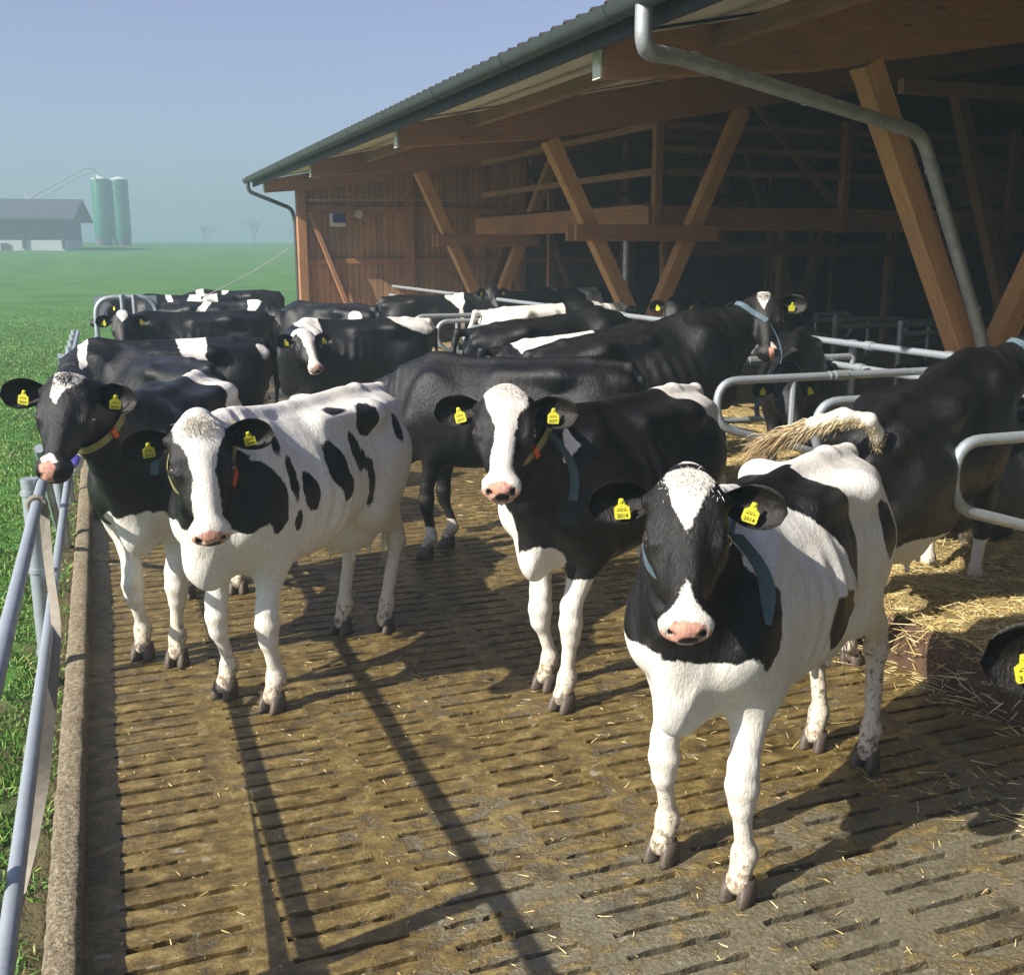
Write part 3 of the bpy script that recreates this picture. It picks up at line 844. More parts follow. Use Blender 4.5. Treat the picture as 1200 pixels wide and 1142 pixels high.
    # hooves
    if not lying:
        for k_, (fx, fy) in ft.items():
            mb = MB()
            for q in (-1, 1):
                rings = []
                for (zz, fr_, bk_, wd_, xo) in ((0.0, .070, -.046, .032, .0), (.010, .071, -.047, .0335, .0), (.042, .056, -.046, .0325, 0), (.080, .034, -.044, .030, 0)):
                    ring = []
                    for a in range(12):
                        an = 2 * math.pi * a / 12; ca, sa = math.cos(an), math.sin(an)
                        px_ = (fr_ if ca > 0 else -bk_) * (abs(ca) ** .8) * (1 if ca > 0 else -1); tp_ = 1 - .35 * max(ca, 0) ** 2
                        yy = sa * wd_ * tp_ * .92
                        ring.append((fx + px_, fy + q * (.0305 - (.005 if zz > .05 else 0)) + yy + q * max(ca, 0) * .004 - 0, zz))
                    rings.append(ring)
                Vh = [p for r_ in rings for p in r_]; Fh = [(i * 12 + a, i * 12 + (a + 1) % 12, (i + 1) * 12 + (a + 1) % 12, (i + 1) * 12 + a) for i in range(3) for a in range(12)]
                Fh += [tuple(range(11, -1, -1)), tuple(36 + a for a in range(12))]; mb.add(Vh, Fh)
            mb.build('hoof', M['hoof'], e, True)
    # collar hugging the neck
    if collar:
        t_c = collar.get('t', .80); c0 = bz(t_c) ; ax = nrm(bz(t_c + .05) - bz(t_c - .05)); ax = nrm(ax + np.array((0, 0, collar.get('tilt', .25)))) ; sv = nrm(np.cross(up, ax)); uv = np.cross(ax, sv); pts = []
        nA = 40
        for i in range(nA):
            a = 2 * math.pi * i / nA; dv = sv * math.cos(a) + uv * math.sin(a); rr = np.linspace(.42, .04, 77)
            S = F.sample(c0 + rr[:, None] * dv); ins_ = np.where(S < .006)[0]; r0 = rr[ins_[0]] if len(ins_) else .1
            pts.append([dv, r0])
        r_ = np.array([p[1] for p in pts]); r_ = np.minimum(r_, 1.3 * np.median(r_))
        for _ in range(3): r_ = np.maximum(r_, (np.roll(r_, 1) + np.roll(r_, -1)) / 2)
        hang = np.array([max(0, -(p[0] @ up)) ** 3 for p in pts]) * .035
        wdt = .02
        V_ = []
        for i in range(nA):
            for off, dr in ((-wdt, 0.002), (wdt, 0.002), (wdt, .006), (-wdt, .006)): V_.append(c0 + pts[i][0] * (r_[i] + hang[i] + dr) + ax * off)
        F_ = [(i * 4 + k, i * 4 + (k + 1) % 4, ((i + 1) % nA) * 4 + (k + 1) % 4, ((i + 1) % nA) * 4 + k) for i in range(nA) for k in range(4)]
        co = mesh_obj('collar', V_, F_, M[collar.get('m', 'collar')], e)
        at = lambda a, ex=.0, al=0: c0 + pts[int(a / 360 * nA) % nA][0] * (r_[int(a / 360 * nA) % nA] + hang[int(a / 360 * nA) % nA] + ex) + ax * al
        for a0, a1 in collar.get('buckle', ()):
            mb = MB(); P_ = [at(a, .007) for a in np.linspace(a0, a1, 5)]
            Vb = []
            for i, p in enumerate(P_):
                dvv = nrm(p - c0)
                for off, dr in ((-.026, 0), (.026, 0), (.026, .014), (-.026, .014)): Vb.append(p + ax * off + dvv * dr)
            Fb = [(i * 4 + k, i * 4 + (k + 1) % 4, (i + 1) * 4 + (k + 1) % 4, (i + 1) * 4 + k) for i in range(4) for k in range(4)] + [(3, 2, 1, 0), (16, 17, 18, 19)]
            mb.add(Vb, Fb); mb.build('buckle', M['buckle'], co)
        if 'strap' in collar:   # loose end: start angle, end offset (local), width
            a0 = collar['strap']; p0 = at(a0, .012); o_ = nrm((p0 - c0) * (1, 1, 0)); p1 = p0 - up * .27 + o_ * .10 - ax * .03; sdv_ = nrm(nrm(np.cross(nrm(p1 - p0), nrm(p0 - c0))) * .5 + nrm(p0 - c0) * .85) * .026; out_ = nrm(p0 - c0)
            Vb = []; nS = 8
            for i in range(nS + 1):
                t = i / nS; p = p0 * (1 - t) + p1 * t + out_ * .05 * math.sin(math.pi * t)
                for sg, dr in ((-1, 0), (1, 0), (1, .003), (-1, .003)): Vb.append(p + sdv_ * sg + out_ * dr)
            Fb = [(i * 4 + k, i * 4 + (k + 1) % 4, (i + 1) * 4 + (k + 1) % 4, (i + 1) * 4 + k) for i in range(nS) for k in range(4)] + [(3, 2, 1, 0), tuple(nS * 4 + k for k in range(4))]
            mesh_obj('loose_strap', Vb, Fb, M['collar'], co)
        if collar.get('box'):
            a = collar['box']; p = at(a, .03) - up * .045; nz = nrm(ax - up * .15); sx = nrm(np.cross(up, nz))
            fr = Matrix([[*row] for row in np.stack([sx, np.cross(nz, sx), nz], 1)]).to_4x4(); fr.translation = Vector(p)
            mb = MB(); V_, F_ = sphere(1, 20, 12); mb.add([Vector((v.x * .043, v.y * .052, v.z * .026)) for v in V_], F_); tr_ = mb.build('transponder', M['plastic_white'], co, True); tr_.matrix_basis = fr
            mb = MB(); mb.add([Vector((v.x * .034, v.y * .042, v.z * .010 + .020)) for v in V_], F_); mb.build('transponder_cover', M['plastic_blue'], tr_, True)
    # hair: tail switch and poll tuft
    g = np.random.default_rng(COW_N * 7 + 3)
    if not lying and h < .035 and tail != 'raised':
        n = 160 if near else 60; end = tp[-1]
        rt = end + g.normal(size=(n, 3)) * (.014, .014, .06); di = np.array([0.05, 0, -1.0]) + g.normal(size=(n, 3)) * .09; di /= np.linalg.norm(di, axis=1, keepdims=True)
        strands('tail_hair', rt, di, .16 + g.random(n) * .16, .003 if near else .006, M['hair_white' if collar is None or not collar.get('bt') else 'hair_black'], e, .15, seed=COW_N)
    if tail == 'raised':
        n = 8000; tt = g.random(n) ** .8; q = np.array(tp); k_ = np.clip((tt * 5).astype(int), 0, 4); f_ = (tt * 5 - k_)[:, None]
        rad_ = np.array(tr); rr_ = rad_[k_] * (1 - f_[:, 0]) + rad_[k_ + 1] * f_[:, 0]; rn = g.normal(size=(n, 3)); rn /= np.linalg.norm(rn, axis=1, keepdims=True)
        rt = q[k_] * (1 - f_) + q[k_ + 1] * f_ + rn * rr_[:, None] * .85
        segs = 9; L = .032 + np.clip(tt - .42, 0, 1) ** 1.2 * (.10 + g.random(n) * .24); t = np.linspace(0, 1, segs + 1)
        tg_ = q[k_ + 1] - q[k_]; tg_ /= np.linalg.norm(tg_, axis=1, keepdims=True); dr = tg_ + rn * .28 + g.normal(size=(n, 3)) * .10
        fl = np.array([-.38, .88, -.12]); fl = fl / np.linalg.norm(fl); wgt = np.clip((tt - .45) * 2.2, 0, 1)[:, None]; dr = dr * (1 - wgt) + (fl + g.normal(size=(n, 3)) * .13) * wgt
        pth = rt[:, None] + dr[:, None] * (L[:, None] * t)[:, :, None]; pth[:, :, 2] -= (L[:, None] * t ** 2) * (.25 + .5 * g.random((n, 1)))
        lock = np.round(g.random((n, 1)) * 14); wv_ = np.sin(t * 9 + lock * 1.3) * .022 * t * (L[:, None] / .3); pth[:, :, 2] += wv_; pth[:, :, 0] += np.cos(t * 7 + lock * 2.1) * .02 * t * (L[:, None] / .3)
        strands('tail_hair', rt, dr, L, .0017, M['hair_blond'], e, seg=segs, paths=pth, seed=5, tint=np.clip(1.15 - np.clip(tt - .45, 0, 1) * 1.6 + g.normal(size=n) * .2, 0, 1))
    if tuft:
        n = 1500
        aa = g.normal(size=(n, 2)); n = 1500 if tuft is True else 800; aa = aa[:n]; rt = np.array([H(.015 + a * .03 + .01, b * .038, .0) for a, b in aa]); 
        S = F.sample(rt); nn_ = F.normal(rt); rt = rt - nn_ * S[:, None]
        di = nn_ * .35 + g.normal(size=(n, 3)) * .35 + X * 1.0; di /= np.linalg.norm(di, axis=1, keepdims=True)
        strands('poll_hair', rt, di, .007 + g.random(n) * (.018 if tuft is True else .010), .0009, M['hair_white' if tuft != 421 else 'hair_black'], e, .5, seed=COW_N)
    return e

def sphere(r, nu=12, nv=8):
    V = [Vector((0, 0, r))]; F_ = []
    for i in range(1, nv):
        a = math.pi * i / nv
        for j in range(nu): b = 2 * math.pi * j / nu; V.append(Vector((r * math.sin(a) * math.cos(b), r * math.sin(a) * math.sin(b), r * math.cos(a))))
    V.append(Vector((0, 0, -r)))
    for j in range(nu): F_.append((0, 1 + j, 1 + (j + 1) % nu))
    for i in range(nv - 2):
        for j in range(nu): a = 1 + i * nu + j; b = 1 + i * nu + (j + 1) % nu; F_.append((a, a + nu, b + nu, b))
    e_ = len(V) - 1
    for j in range(nu): F_.append((1 + (nv - 2) * nu + j, e_, 1 + (nv - 2) * nu + (j + 1) % nu))
    return V, F_

def word(txt, size, parent, loc, name='printed_number'):
    c = bpy.data.curves.new(name, 'FONT'); c.body = txt; c.size = size; c.align_x = 'CENTER'; c.resolution_u = 2; c.extrude = .0002; c.offset = .0004
    t = bpy.data.objects.new(name + '_tmp', c); COL.objects.link(t)
    dg = bpy.context.evaluated_depsgraph_get(); me = bpy.data.meshes.new_from_object(t.evaluated_get(dg))
    bpy.data.objects.remove(t); bpy.data.curves.remove(c)
    me.materials.clear(); me.materials.append(M['tag_ink']); me.name = name
    o = bpy.data.objects.new(name, me); COL.objects.link(o); o.parent = parent; o.location = loc; return o
# ------------------------------------------------------------------ ground, yard floor, kerb
def ground_z(x, y):
    z = 0.0
    if y > 55: z = (min(y, 200) - 55) * .0233
    if y > 200: z += (y - 200) * .002
    if x < 0.5: z += .02 * math.sin(x * 1.3) * math.sin(y * .7) * (1 if y < 60 else 3) * min(1, abs(x + .36) / 1.0)
    return z - .015
def build_ground():
    xs = sorted(set([-900, -500, -300, -180, -120, -80, -55, -40, -30, -22, -16, -12, -9, -7, -5.5, -4.5, -3.6, -2.9, -2.3, -1.8, -1.4, -1.1, -.85, -.65, -.5, -.36, -.325, -.25] + [.5, 2, 4, 7, 12, 18, 24.5, 24.6, 30, 45, 70, 110, 170, 260, 420, 900]))
    ys = sorted(set([-60, -20, -8, -3, -1, 0] + [1 + .6 * i for i in range(42)] + [26.4, 26.6, 28, 31, 35, 40, 46, 54, 64, 78, 95, 115, 135, 150, 165, 180, 195, 210, 240, 300, 420, 620, 1200]))
    V = []; F = []
    for y in ys:
        for x in xs:
            yard = (-.3 < x < 24.55) and (-1.5 < y < 26.5)
            V.append((x, y, -.6 if yard else ground_z(x, y)))
    n = len(xs)
    for j in range(len(ys) - 1):
        for i in range(n - 1): F.append((j * n + i, j * n + i + 1, (j + 1) * n + i + 1, (j + 1) * n + i))
    tag(mesh_obj('meadow_ground', V, F, M['grass'], smooth=True), kind='structure')
build_ground()

def build_floor():
    g = np.random.default_rng(3); V = []; F = []
    def quad(a, b, c, d): k = len(V); V.extend([a, b, c, d]); F.append((k, k + 1, k + 2, k + 3))
    y0, y1, dy, wv = .62, 24.9, .12, .028
    ncol, nseg = 8, 9
    ys = np.arange(y0, y1, dy)
    for c in range(ncol):
        xa = -.10 + .503 * c; xb = xa + .375
        prev = None; pe = None
        for j, y in enumerate(ys):
            sa = xa + g.normal() * .006; sb = xb + g.normal() * .006; near = y < 9
            if near and g.random() < .06: sb = sa + (xb - xa) * g.uniform(.35, .85)
            ns = nseg if near else 3
            X_ = np.linspace(sa, sb, ns + 1); w_ = wv * g.uniform(.75, 1.1)
            lo = y - w_ / 2 + g.normal(size=ns + 1) * (.0028 if near else 0); hi = y + w_ / 2 + g.normal(size=ns + 1) * (.0028 if near else 0)
            # solid strip below this slot down to the previous slot
            yb = y0 - dy if prev is None else None
            if prev is None: quad((xa - .006, y - dy, 0), (xb + .006, y - dy, 0), (xb + .006, y - dy / 2, 0), (xa - .006, y - dy / 2, 0))
            # frame cell: from y-dy/2 to y+dy/2
            ya, yc = y - dy / 2, y + dy / 2
            L_, R_ = xa - .064, xb + .064
            if c == 0: L_ = -.215
            quad((L_, ya, 0), (sa, ya, 0), (sa, yc, 0), (L_, yc, 0)); quad((sb, ya, 0), (R_, ya, 0), (R_, yc, 0), (sb, yc, 0))
            for i in range(ns):
                quad((X_[i], ya, 0), (X_[i + 1], ya, 0), (X_[i + 1], lo[i + 1], 0), (X_[i], lo[i], 0))
                quad((X_[i], hi[i], 0), (X_[i + 1], hi[i + 1], 0), (X_[i + 1], yc, 0), (X_[i], yc, 0))
                quad((X_[i], lo[i], 0), (X_[i + 1], lo[i + 1], 0), (X_[i + 1], lo[i + 1] + .006, -.2), (X_[i], lo[i] + .006, -.2))
                quad((X_[i + 1], hi[i + 1], 0), (X_[i], hi[i], 0), (X_[i], hi[i] - .006, -.2), (X_[i + 1], hi[i + 1] - .006, -.2))
            quad((sa, hi[0], 0), (sa, lo[0], 0), (sa, lo[0], -.2), (sa, hi[0], -.2)); quad((sb, lo[-1], 0), (sb, hi[-1], 0), (sb, hi[-1], -.2), (sb, lo[-1], -.2))
            prev = y
    tag(mesh_np('slatted_floor', np.array(V), np.array(F), M['floor']), kind='structure')
    tag(mesh_obj('slurry_pit', [(-.3, .4, -.3), (4.3, .4, -.3), (4.3, 25.5, -.3), (-.3, 25.5, -.3)], [(0, 1, 2, 3)], M['pit']), kind='structure')
    mb = MB(); mb.box((1.9, -.72, -.06), (4.3, 2.55, .12)); mb.box((1.9, 25.35, -.06), (4.3, .86, .12)); 
    tag(mb.build('concrete_apron', M['edge_conc']), kind='structure')
build_floor()

def build_kerb():
    g = np.random.default_rng(5); ys = np.arange(-1, 26, .035); prof = [(-.33, -.1), (-.327, .075), (-.312, .10), (-.285, .106), (-.258, .107), (-.235, .104), (-.219, .088), (-.215, .0), (-.215, -.25)]
    V = []
    for y in ys:
        for (x, z) in prof: V.append((x + g.normal() * .0022, y, z + (g.normal() * .0035 if z > .05 else 0) + .004 * math.sin(y * 2.1)))
    n = len(prof); F = [(j * n + i, j * n + i + 1, (j + 1) * n + i + 1, (j + 1) * n + i) for j in range(len(ys) - 1) for i in range(n - 1)]
    tag(mesh_obj('kerb', V, F, M['curb'], smooth=True), kind='structure')
build_kerb()

# raised straw bedding of the lying stalls
def bed_h(x, y): return .25 + .03 * math.sin(x * 3.1 + y) * math.sin(y * 2.3) + .02 * math.sin(x * 9 + 2 * math.sin(y * 7)) + (.03 if x > 4.15 else -.015)
def build_bed():
    xs = np.concatenate([np.arange(3.93, 7, .07), np.arange(7, 24.6, .8)]); ys = np.concatenate([np.arange(-1, 12, .07), np.arange(12, 25.6, .3)])
    g = np.random.default_rng(8); V = [(x + (g.normal() * .02 if x > 3.95 and x < 7 else 0), y + g.normal() * .015, bed_h(x, y) + g.normal() * .012) for y in ys for x in xs]; n = len(xs)
    F = [(j * n + i, j * n + i + 1, (j + 1) * n + i + 1, (j + 1) * n + i) for j in range(len(ys) - 1) for i in range(n - 1)]
    tag(mesh_np('straw_bedding', np.array(V), np.array(F), M['bed'], smooth=True), kind='structure')
    V = []; zs = [-.25, 0, .06, .12, .18, .235, .262]; xo = [0, 0, .004, .0, .005, .012, .05]
    for y in ys:
        for z, o in zip(zs, xo): V.append((3.89 + o + g.normal() * .006, y, z + g.normal() * .004))
    n = len(zs); F = [(j * n + i, (j + 1) * n + i, (j + 1) * n + i + 1, j * n + i + 1) for j in range(len(ys) - 1) for i in range(n - 1)]
    tag(mesh_obj('stall_kerb', V, F, M['bed_edge'], smooth=True), kind='structure')
build_bed()

# ------------------------------------------------------------------ barn
barn = empty('cattle_barn', (3.6, 13, 0), 'long open timber barn with V shaped struts and corrugated roof beside the yard', 'barn')
def bpart(name, mb, m, smooth=False, parent=None):
    o = mb.build(name, m, None, smooth); o.parent = parent or barn
    if parent is None: o.matrix_parent_inverse = Matrix.Translation((-3.6, -13, 0))
    return o
def bbeam(name, a, b, wy, wz, m=None, **k):
    o = beam(name, a, b, wy, wz, m or M['timber'], None, **k); o.parent = barn; o.matrix_parent_inverse = Matrix.Translation((-3.6, -13, 0)); return o
def rtop(x): return 3.72 + (x - 3.62) * .19 if x < 17 else 3.72 + (17 - 3.62) * .19 - (x - 17) * .19
YF = [-10.1, -4.15, 1.8, 7.75, 13.7, 19.65, 25.45]
def rafter(y, m):
    xs = [3.64, 5.6, 10.5, 17.0, 24.3]; bot = [3.45, 3.62, 4.44, 5.6, 4.4]
    V = []
    for s in (-.09, .09):
        V += [(x, y + s, rtop(x) - .004) for x in xs] + [(x, y + s, b) for x, b in zip(xs, bot)]
    F = []
    for i in range(4): F += [(i, i + 1, 6 + i, 5 + i), (10 + i, 15 + i, 16 + i, 11 + i), (i, 10 + i, 11 + i, i + 1), (5 + i, 6 + i, 16 + i, 15 + i)]
    F += [(0, 5, 15, 10), (4, 14, 19, 9)]
    c = Vector((10, y, 4.2)); o = mesh_obj('rafter', [Vector(v) - c for v in V], F, m); o.location = c; o.parent = barn; o.matrix_parent_inverse = Matrix.Translation((-3.6, -13, 0))
    mb = MB(); mb.box((3.622, y, 3.575), (.02, .13, .25)); bpart('rafter_end_sunlit_face', mb, M['soffit'])  # pale sheet painted in for sunlight on the rafter's cut end
for y in YF: rafter(y, M['timber'])
legs = {-4.15: ((6.3, 3.72), (7.75, 1.0), (7.8, 1.0), (9.3, 4.2)), 1.8: ((6.3, 3.72), (7.75, 1.0), (7.8, 1.0), (9.3, 4.2)), 7.75: ((6.07, 3.70), (7.52, 1.0), (7.62, 1.0), (9.15, 4.2)), 13.7: ((5.72, 3.62), (7.14, 1.0), (7.24, 1.0), (8.66, 4.12)), 19.65: ((5.62, 3.6), (6.86, 1.0), (7.06, 1.0), (8.35, 4.0))}
for y, (a, b, c, d) in legs.items():
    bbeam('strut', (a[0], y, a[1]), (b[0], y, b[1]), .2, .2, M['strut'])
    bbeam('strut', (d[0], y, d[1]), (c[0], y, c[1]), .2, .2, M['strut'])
    mb = MB(); mb.box(((b[0] + c[0]) / 2, y, .5), (.5, .34, 1.0)); bpart('pedestal', mb, M['pedestal'])
for y, xa, xb, z in ((13.7, 6.05, 8.25, 2.42), (19.65, 5.9, 7.95, 2.36)):
    bbeam('tie_beam', (xa, y - .145, z), (xb, y - .145, z), .08, .22); bbeam('tie_beam', (xa, y + .145, z), (xb, y + .145, z), .08, .22)
    for q in (xa + .35, xb - .35):
        mb = MB(); mb.tube([(q, y - .20, z), (q, y - .18, z)], .022, 8); bpart('bolt', mb, M['galv'])
# second inner row of struts, partly in the dark
for y in (7.75, 13.7, 19.65):
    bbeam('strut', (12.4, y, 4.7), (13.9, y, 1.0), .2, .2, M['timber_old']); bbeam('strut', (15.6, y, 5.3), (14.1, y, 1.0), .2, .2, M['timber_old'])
# loft
bbeam('loft_beam', (7.6, 14.42, 2.655), (7.6, 22.1, 2.655), .14, .37)
bbeam('loft_beam', (7.53, 14.35, 2.645), (23.5, 14.35, 2.645), .14, .34)
bbeam('loft_beam', (9.5, 17.5, 2.2), (23.5, 17.5, 2.2), .14, .22, M['timber_old'])
mb = MB(); mb.box((15.6, 18.3, 2.86), (15.9, 7.6, .05)); bpart('loft_floor', mb, M['inner_panel'])
for x in (7.67, 10.95, 14.3, 18.2): bbeam('loft_post', (x, 14.3, 2.45), (x, 14.3, 4.35 if x < 8 else 4.1), .13, .13)
for z in (3.3, 3.62, 3.95): bbeam('loft_rail', (7.67, 14.32, z), (23.4, 14.32, z), .05, .10, M['timber_old'])
for z in (3.3, 3.95): bbeam('loft_rail', (7.62, 14.3, z), (7.62, 21.9, z), .05, .10, M['timber_old'])
for x in (8.8, 10.6, 12.4, 14.4, 17, 19.5): bbeam('loft_joist', (x, 14.5, 2.75), (x, 22, 2.75), .1, .2, M['timber_old'])
for x, y in ((9.6, 17.5), (12.1, 17.5), (14.6, 17.5), (17.5, 17.5), (11.2, 22), (15, 22)): bbeam('inner_post', (x, y, 0), (x, y, 2.75), .16, .16, M['timber_old'])
for a, b in (((10.2, 20, 4.3), (12.2, 20, 2.9)), ((14.5, 20, 5.2), (12.7, 20, 2.9)), ((17, 17, 5.1), (18.6, 17, 2.9))): bbeam('inner_brace', a, b, .12, .12, M['timber_old'])
mb = MB(); mb.tube([(7.35, 14.6, .2), (7.35, 14.6, 2.48)], .05, 10); smooth_flat(bpart('steel_post', mb, M['pipe_zinc']))
for y in np.arange(2.3, 25.3, 1.15): pass
for x, z0 in ((9.0, 0), (12.0, 0), (15.0, 0)): bbeam('purlin', (x, -13.9, rtop(x) - .09), (x, 25.6, rtop(x) - .09), .12, .16, M['timber_old'])
bbeam('eave_purlin', (4.6, -13.9, rtop(4.6) - .12), (4.6, 25.6, rtop(4.6) - .12), .1, .14, M['timber_old'])
for k, x in enumerate(np.arange(9.4, 23, 1.9)): bbeam('back_rafter_post', (x, 22.4, 0), (x, 22.4, rtop(x) - .5), .14, .14, M['timber_old'])
for z in (3.4, 4.1, 4.8): bbeam('back_rail', (9.4, 22.3, z), (22.8, 22.3, z), .06, .12, M['timber_old'])
for y in (10.7, 16.6, 22.4): bbeam('tie_rail', (8.9, y, 4.05), (23.6, y, 4.05), .1, .16, M['timber_old'])
for x in (11.0, 13.0): bbeam('inner_brace', (x, 14.6, 2.9), (x - 1.6, 14.6, 4.4), .1, .1, M['timber_old'])
for x in (18.6, 20.4): bbeam('inner_brace', (x, 14.2, 5.2), (x + 1.3, 14.2, 3.0), .14, .14, M['timber_old'])
# back gable wall
mb = MB(); V = []
WX = [4.42, 7, 10, 13, 17, 20, 24.3]
V = [(x, 25.6, 0) for x in WX] + [(x, 25.6, rtop(x) - .02) for x in WX] + [(x, 25.7, 0) for x in WX] + [(x, 25.7, rtop(x) - .02) for x in WX]
F = []
for i in range(6): F += [(i, i + 1, 8 + i, 7 + i), (15 + i, 14 + i, 21 + i, 22 + i), (7 + i, 8 + i, 22 + i, 21 + i)]
F += [(0, 7, 21, 14)]
mb.add(V, F); gw = bpart('gable_wall', mb, M['planks']); gw.data.materials.append(M['planks_shaded'])
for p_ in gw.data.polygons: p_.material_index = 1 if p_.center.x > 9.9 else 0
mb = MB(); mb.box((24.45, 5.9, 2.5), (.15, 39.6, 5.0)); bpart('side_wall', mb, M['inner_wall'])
mb = MB(); mb.box((14, -13.9, 2.3), (20.8, .12, 4.6)); bpart('added_end_wall', mb, M['inner_wall'])  # unseen closing wall, added to keep daylight out of the interior
for x in (4.44, 7.02, 9.9, 12.8, 15.7, 18.6): bbeam('wall_post', (x, 25.49, .0), (x, 25.49, rtop(x) - .25), .2, .2 if x > 5 else .24, up=(0, 1, 0))
for z, h_ in ((1.92, .12), (3.12, .14), (.35, .14)):
    for xa, xb in ((4.56, 6.92), (7.12, 9.8), (10.0, 12.7), (12.9, 15.6)): bbeam('wall_rail', (xa, 25.53, z), (xb, 25.53, z), .1, h_)
bbeam('wall_brace', (4.62, 25.44, 3.05), (5.75, 25.44, .1), .1, .16, up=(0, 1, 0)); bbeam('wall_brace', (9.7, 25.44, 3.05), (8.6, 25.44, .1), .1, .16, M['timber_old'], up=(0, 1, 0)); bbeam('wall_brace', (10.1, 25.44, 3.9), (11.6, 25.44, .3), .1, .16, M['timber_old'], up=(0, 1, 0))
bbeam('cable_rail', (4.6, 25.36, 3.3), (9.9, 25.36, 3.38), .03, .03, M['pipe_zinc'])
# roof: pale lining sheet, dark fascia, corrugated sheets
for i in range(len(YF)):
    ya = YF[i] + .1; yb = YF[i + 1] - .1 if i + 1 < len(YF) else 26.1
    if i == 0: 
        mb = MB(); mb.add([(3.5, -14, rtop(3.5) + .03), (17, -14, rtop(17) + .03), (17, -10.2, rtop(17) + .03), (3.5, -10.2, rtop(3.5) + .03)], [(0, 3, 2, 1)]); bpart('lining_sheet', mb, M['soffit'])
    n = 3
    for k in range(n):
        a = ya + (yb - ya) * k / n + .008; b = ya + (yb - ya) * (k + 1) / n - .008
        mb = MB(); mb.add([(3.5, a, rtop(3.5) + .03), (17, a, rtop(17) + .03), (17, b, rtop(17) + .03), (3.5, b, rtop(3.5) + .03), (3.5, a, rtop(3.5) + .042), (17, a, rtop(17) + .042), (17, b, rtop(17) + .042), (3.5, b, rtop(3.5) + .042)], [(0, 3, 2, 1), (4, 5, 6, 7), (0, 1, 5, 4), (2, 3, 7, 6)])
        bpart('lining_sheet', mb, M['soffit'])
bbeam('fascia_board', (3.475, -14, 3.70), (3.475, 26.12, 3.70), .04, .2, M['dark_metal'])
def roof():
    ys = np.concatenate([np.arange(-14, 2, .115), np.arange(2, 26.2, .03)]); xs = [3.28, 3.9, 17.0, 24.7]; V = []
    for y in ys:
        w_ = .034 * math.cos(2 * math.pi * y / .23)
        for x in xs: V.append((x, y, rtop(x) + .125 + w_))
        for x in xs: V.append((x, y, rtop(x) + .113 + w_))
    m = 8; F = []
    for j in range(len(ys) - 1):
        for i in range(3): F += [(j * m + i, j * m + i + 1, (j + 1) * m + i + 1, (j + 1) * m + i), (j * m + 4 + i, (j + 1) * m + 4 + i, (j + 1) * m + 5 + i, j * m + 5 + i)]
        F.append((j * m, (j + 1) * m, (j + 1) * m + 4, j * m + 4))
    n = (len(ys) - 1) * m
    for q in (0, n):
        for i in range(3): F.append((q + i, q + i + 1, q + 5 + i, q + 4 + i))
    mb = MB(); mb.add(V, F); bpart('roof', mb, M['roof'])
roof()
def gutter():
    prof = [(math.cos(a) * .085, math.sin(a) * .085) for a in np.linspace(math.pi, 2 * math.pi, 11)]
    prof = [(-.095, .012), (-.09, .0)] + prof[1:-1] + [(.085, .0)]
    V = []; 
    for y in (-14, 26.25):
        for s in (1, .94):
            V += [(3.335 + p[0] * s, y, 3.76 + p[1] * s) for p in prof]
    n = len(prof); F = [(i, i + 1, 2 * n + i + 1, 2 * n + i) for i in range(n - 1)] + [(n + i, 3 * n + i, 3 * n + i + 1, n + i + 1) for i in range(n - 1)] + [(0, 2 * n, 3 * n, n), (n - 1, 2 * n - 1, 4 * n - 1, 3 * n - 1)]
    mb = MB(); mb.add(V, F)
    o = smooth_flat(bpart('gutter', mb, M['zinc']), 50)
    mb = MB(); mb.add([(3.335 + p[0], 26.25, 3.76 + p[1]) for p in prof], [tuple(range(n))]); bpart('gutter_end', mb, M['zinc'])
    for y in list(np.arange(.9, 26, 2.0)):
        mb = MB(); V = []
        for yy in (y - .03, y + .03):
            for s in (1.03, 1.08): V += [(3.335 + p[0] * s, yy, 3.76 + p[1] * s) for p in prof]
        F = [(n + i, n + i + 1, 3 * n + i + 1, 3 * n + i) for i in range(n - 1)] + [(i, i + 1, n + i + 1, n + i) for i in range(n - 1)] + [(2 * n + i, 3 * n + i, 3 * n + i + 1, 2 * n + i + 1) for i in range(n - 1)]
        mb.add(V, F); bpart('gutter_bracket', mb, M['zinc'])
gutter()
mb = MB(); mb.tube(fillet([(3.33, 6.45, 3.70), (3.33, 6.45, 3.42), (3.72, 6.72, 3.46), (6.42, 7.42, 3.13), (7.37, 7.5, 1.35), (7.37, 7.5, .2)], .16, 7), .055, 16)
dp = smooth_flat(bpart('downpipe', mb, M['pipe_zinc']))
mb = MB()
for a, b in (((6.56, 7.43, 2.86), (6.575, 7.43, 2.83)), ((3.86, 6.76, 3.45), (3.90, 6.77, 3.445)), ((6.1, 7.34, 3.17), (6.13, 7.345, 3.166)), ((7.2, 7.485, 1.70), (7.21, 7.486, 1.67)), ((5.0, 7.052, 3.303), (5.03, 7.06, 3.30))): mb.tube([a, b], .061, 16)
o = mb.build('pipe_clamp', M['pipe_zinc'], dp)
mb = MB(); mb.tube(fillet([(3.33, 25.9, 3.70), (3.33, 25.9, 3.5), (4.3, 25.85, 3.12), (4.36, 25.85, 2.8), (4.36, 25.85, .1)], .12, 6), .045, 12); smooth_flat(bpart('downpipe', mb, M['zinc']))
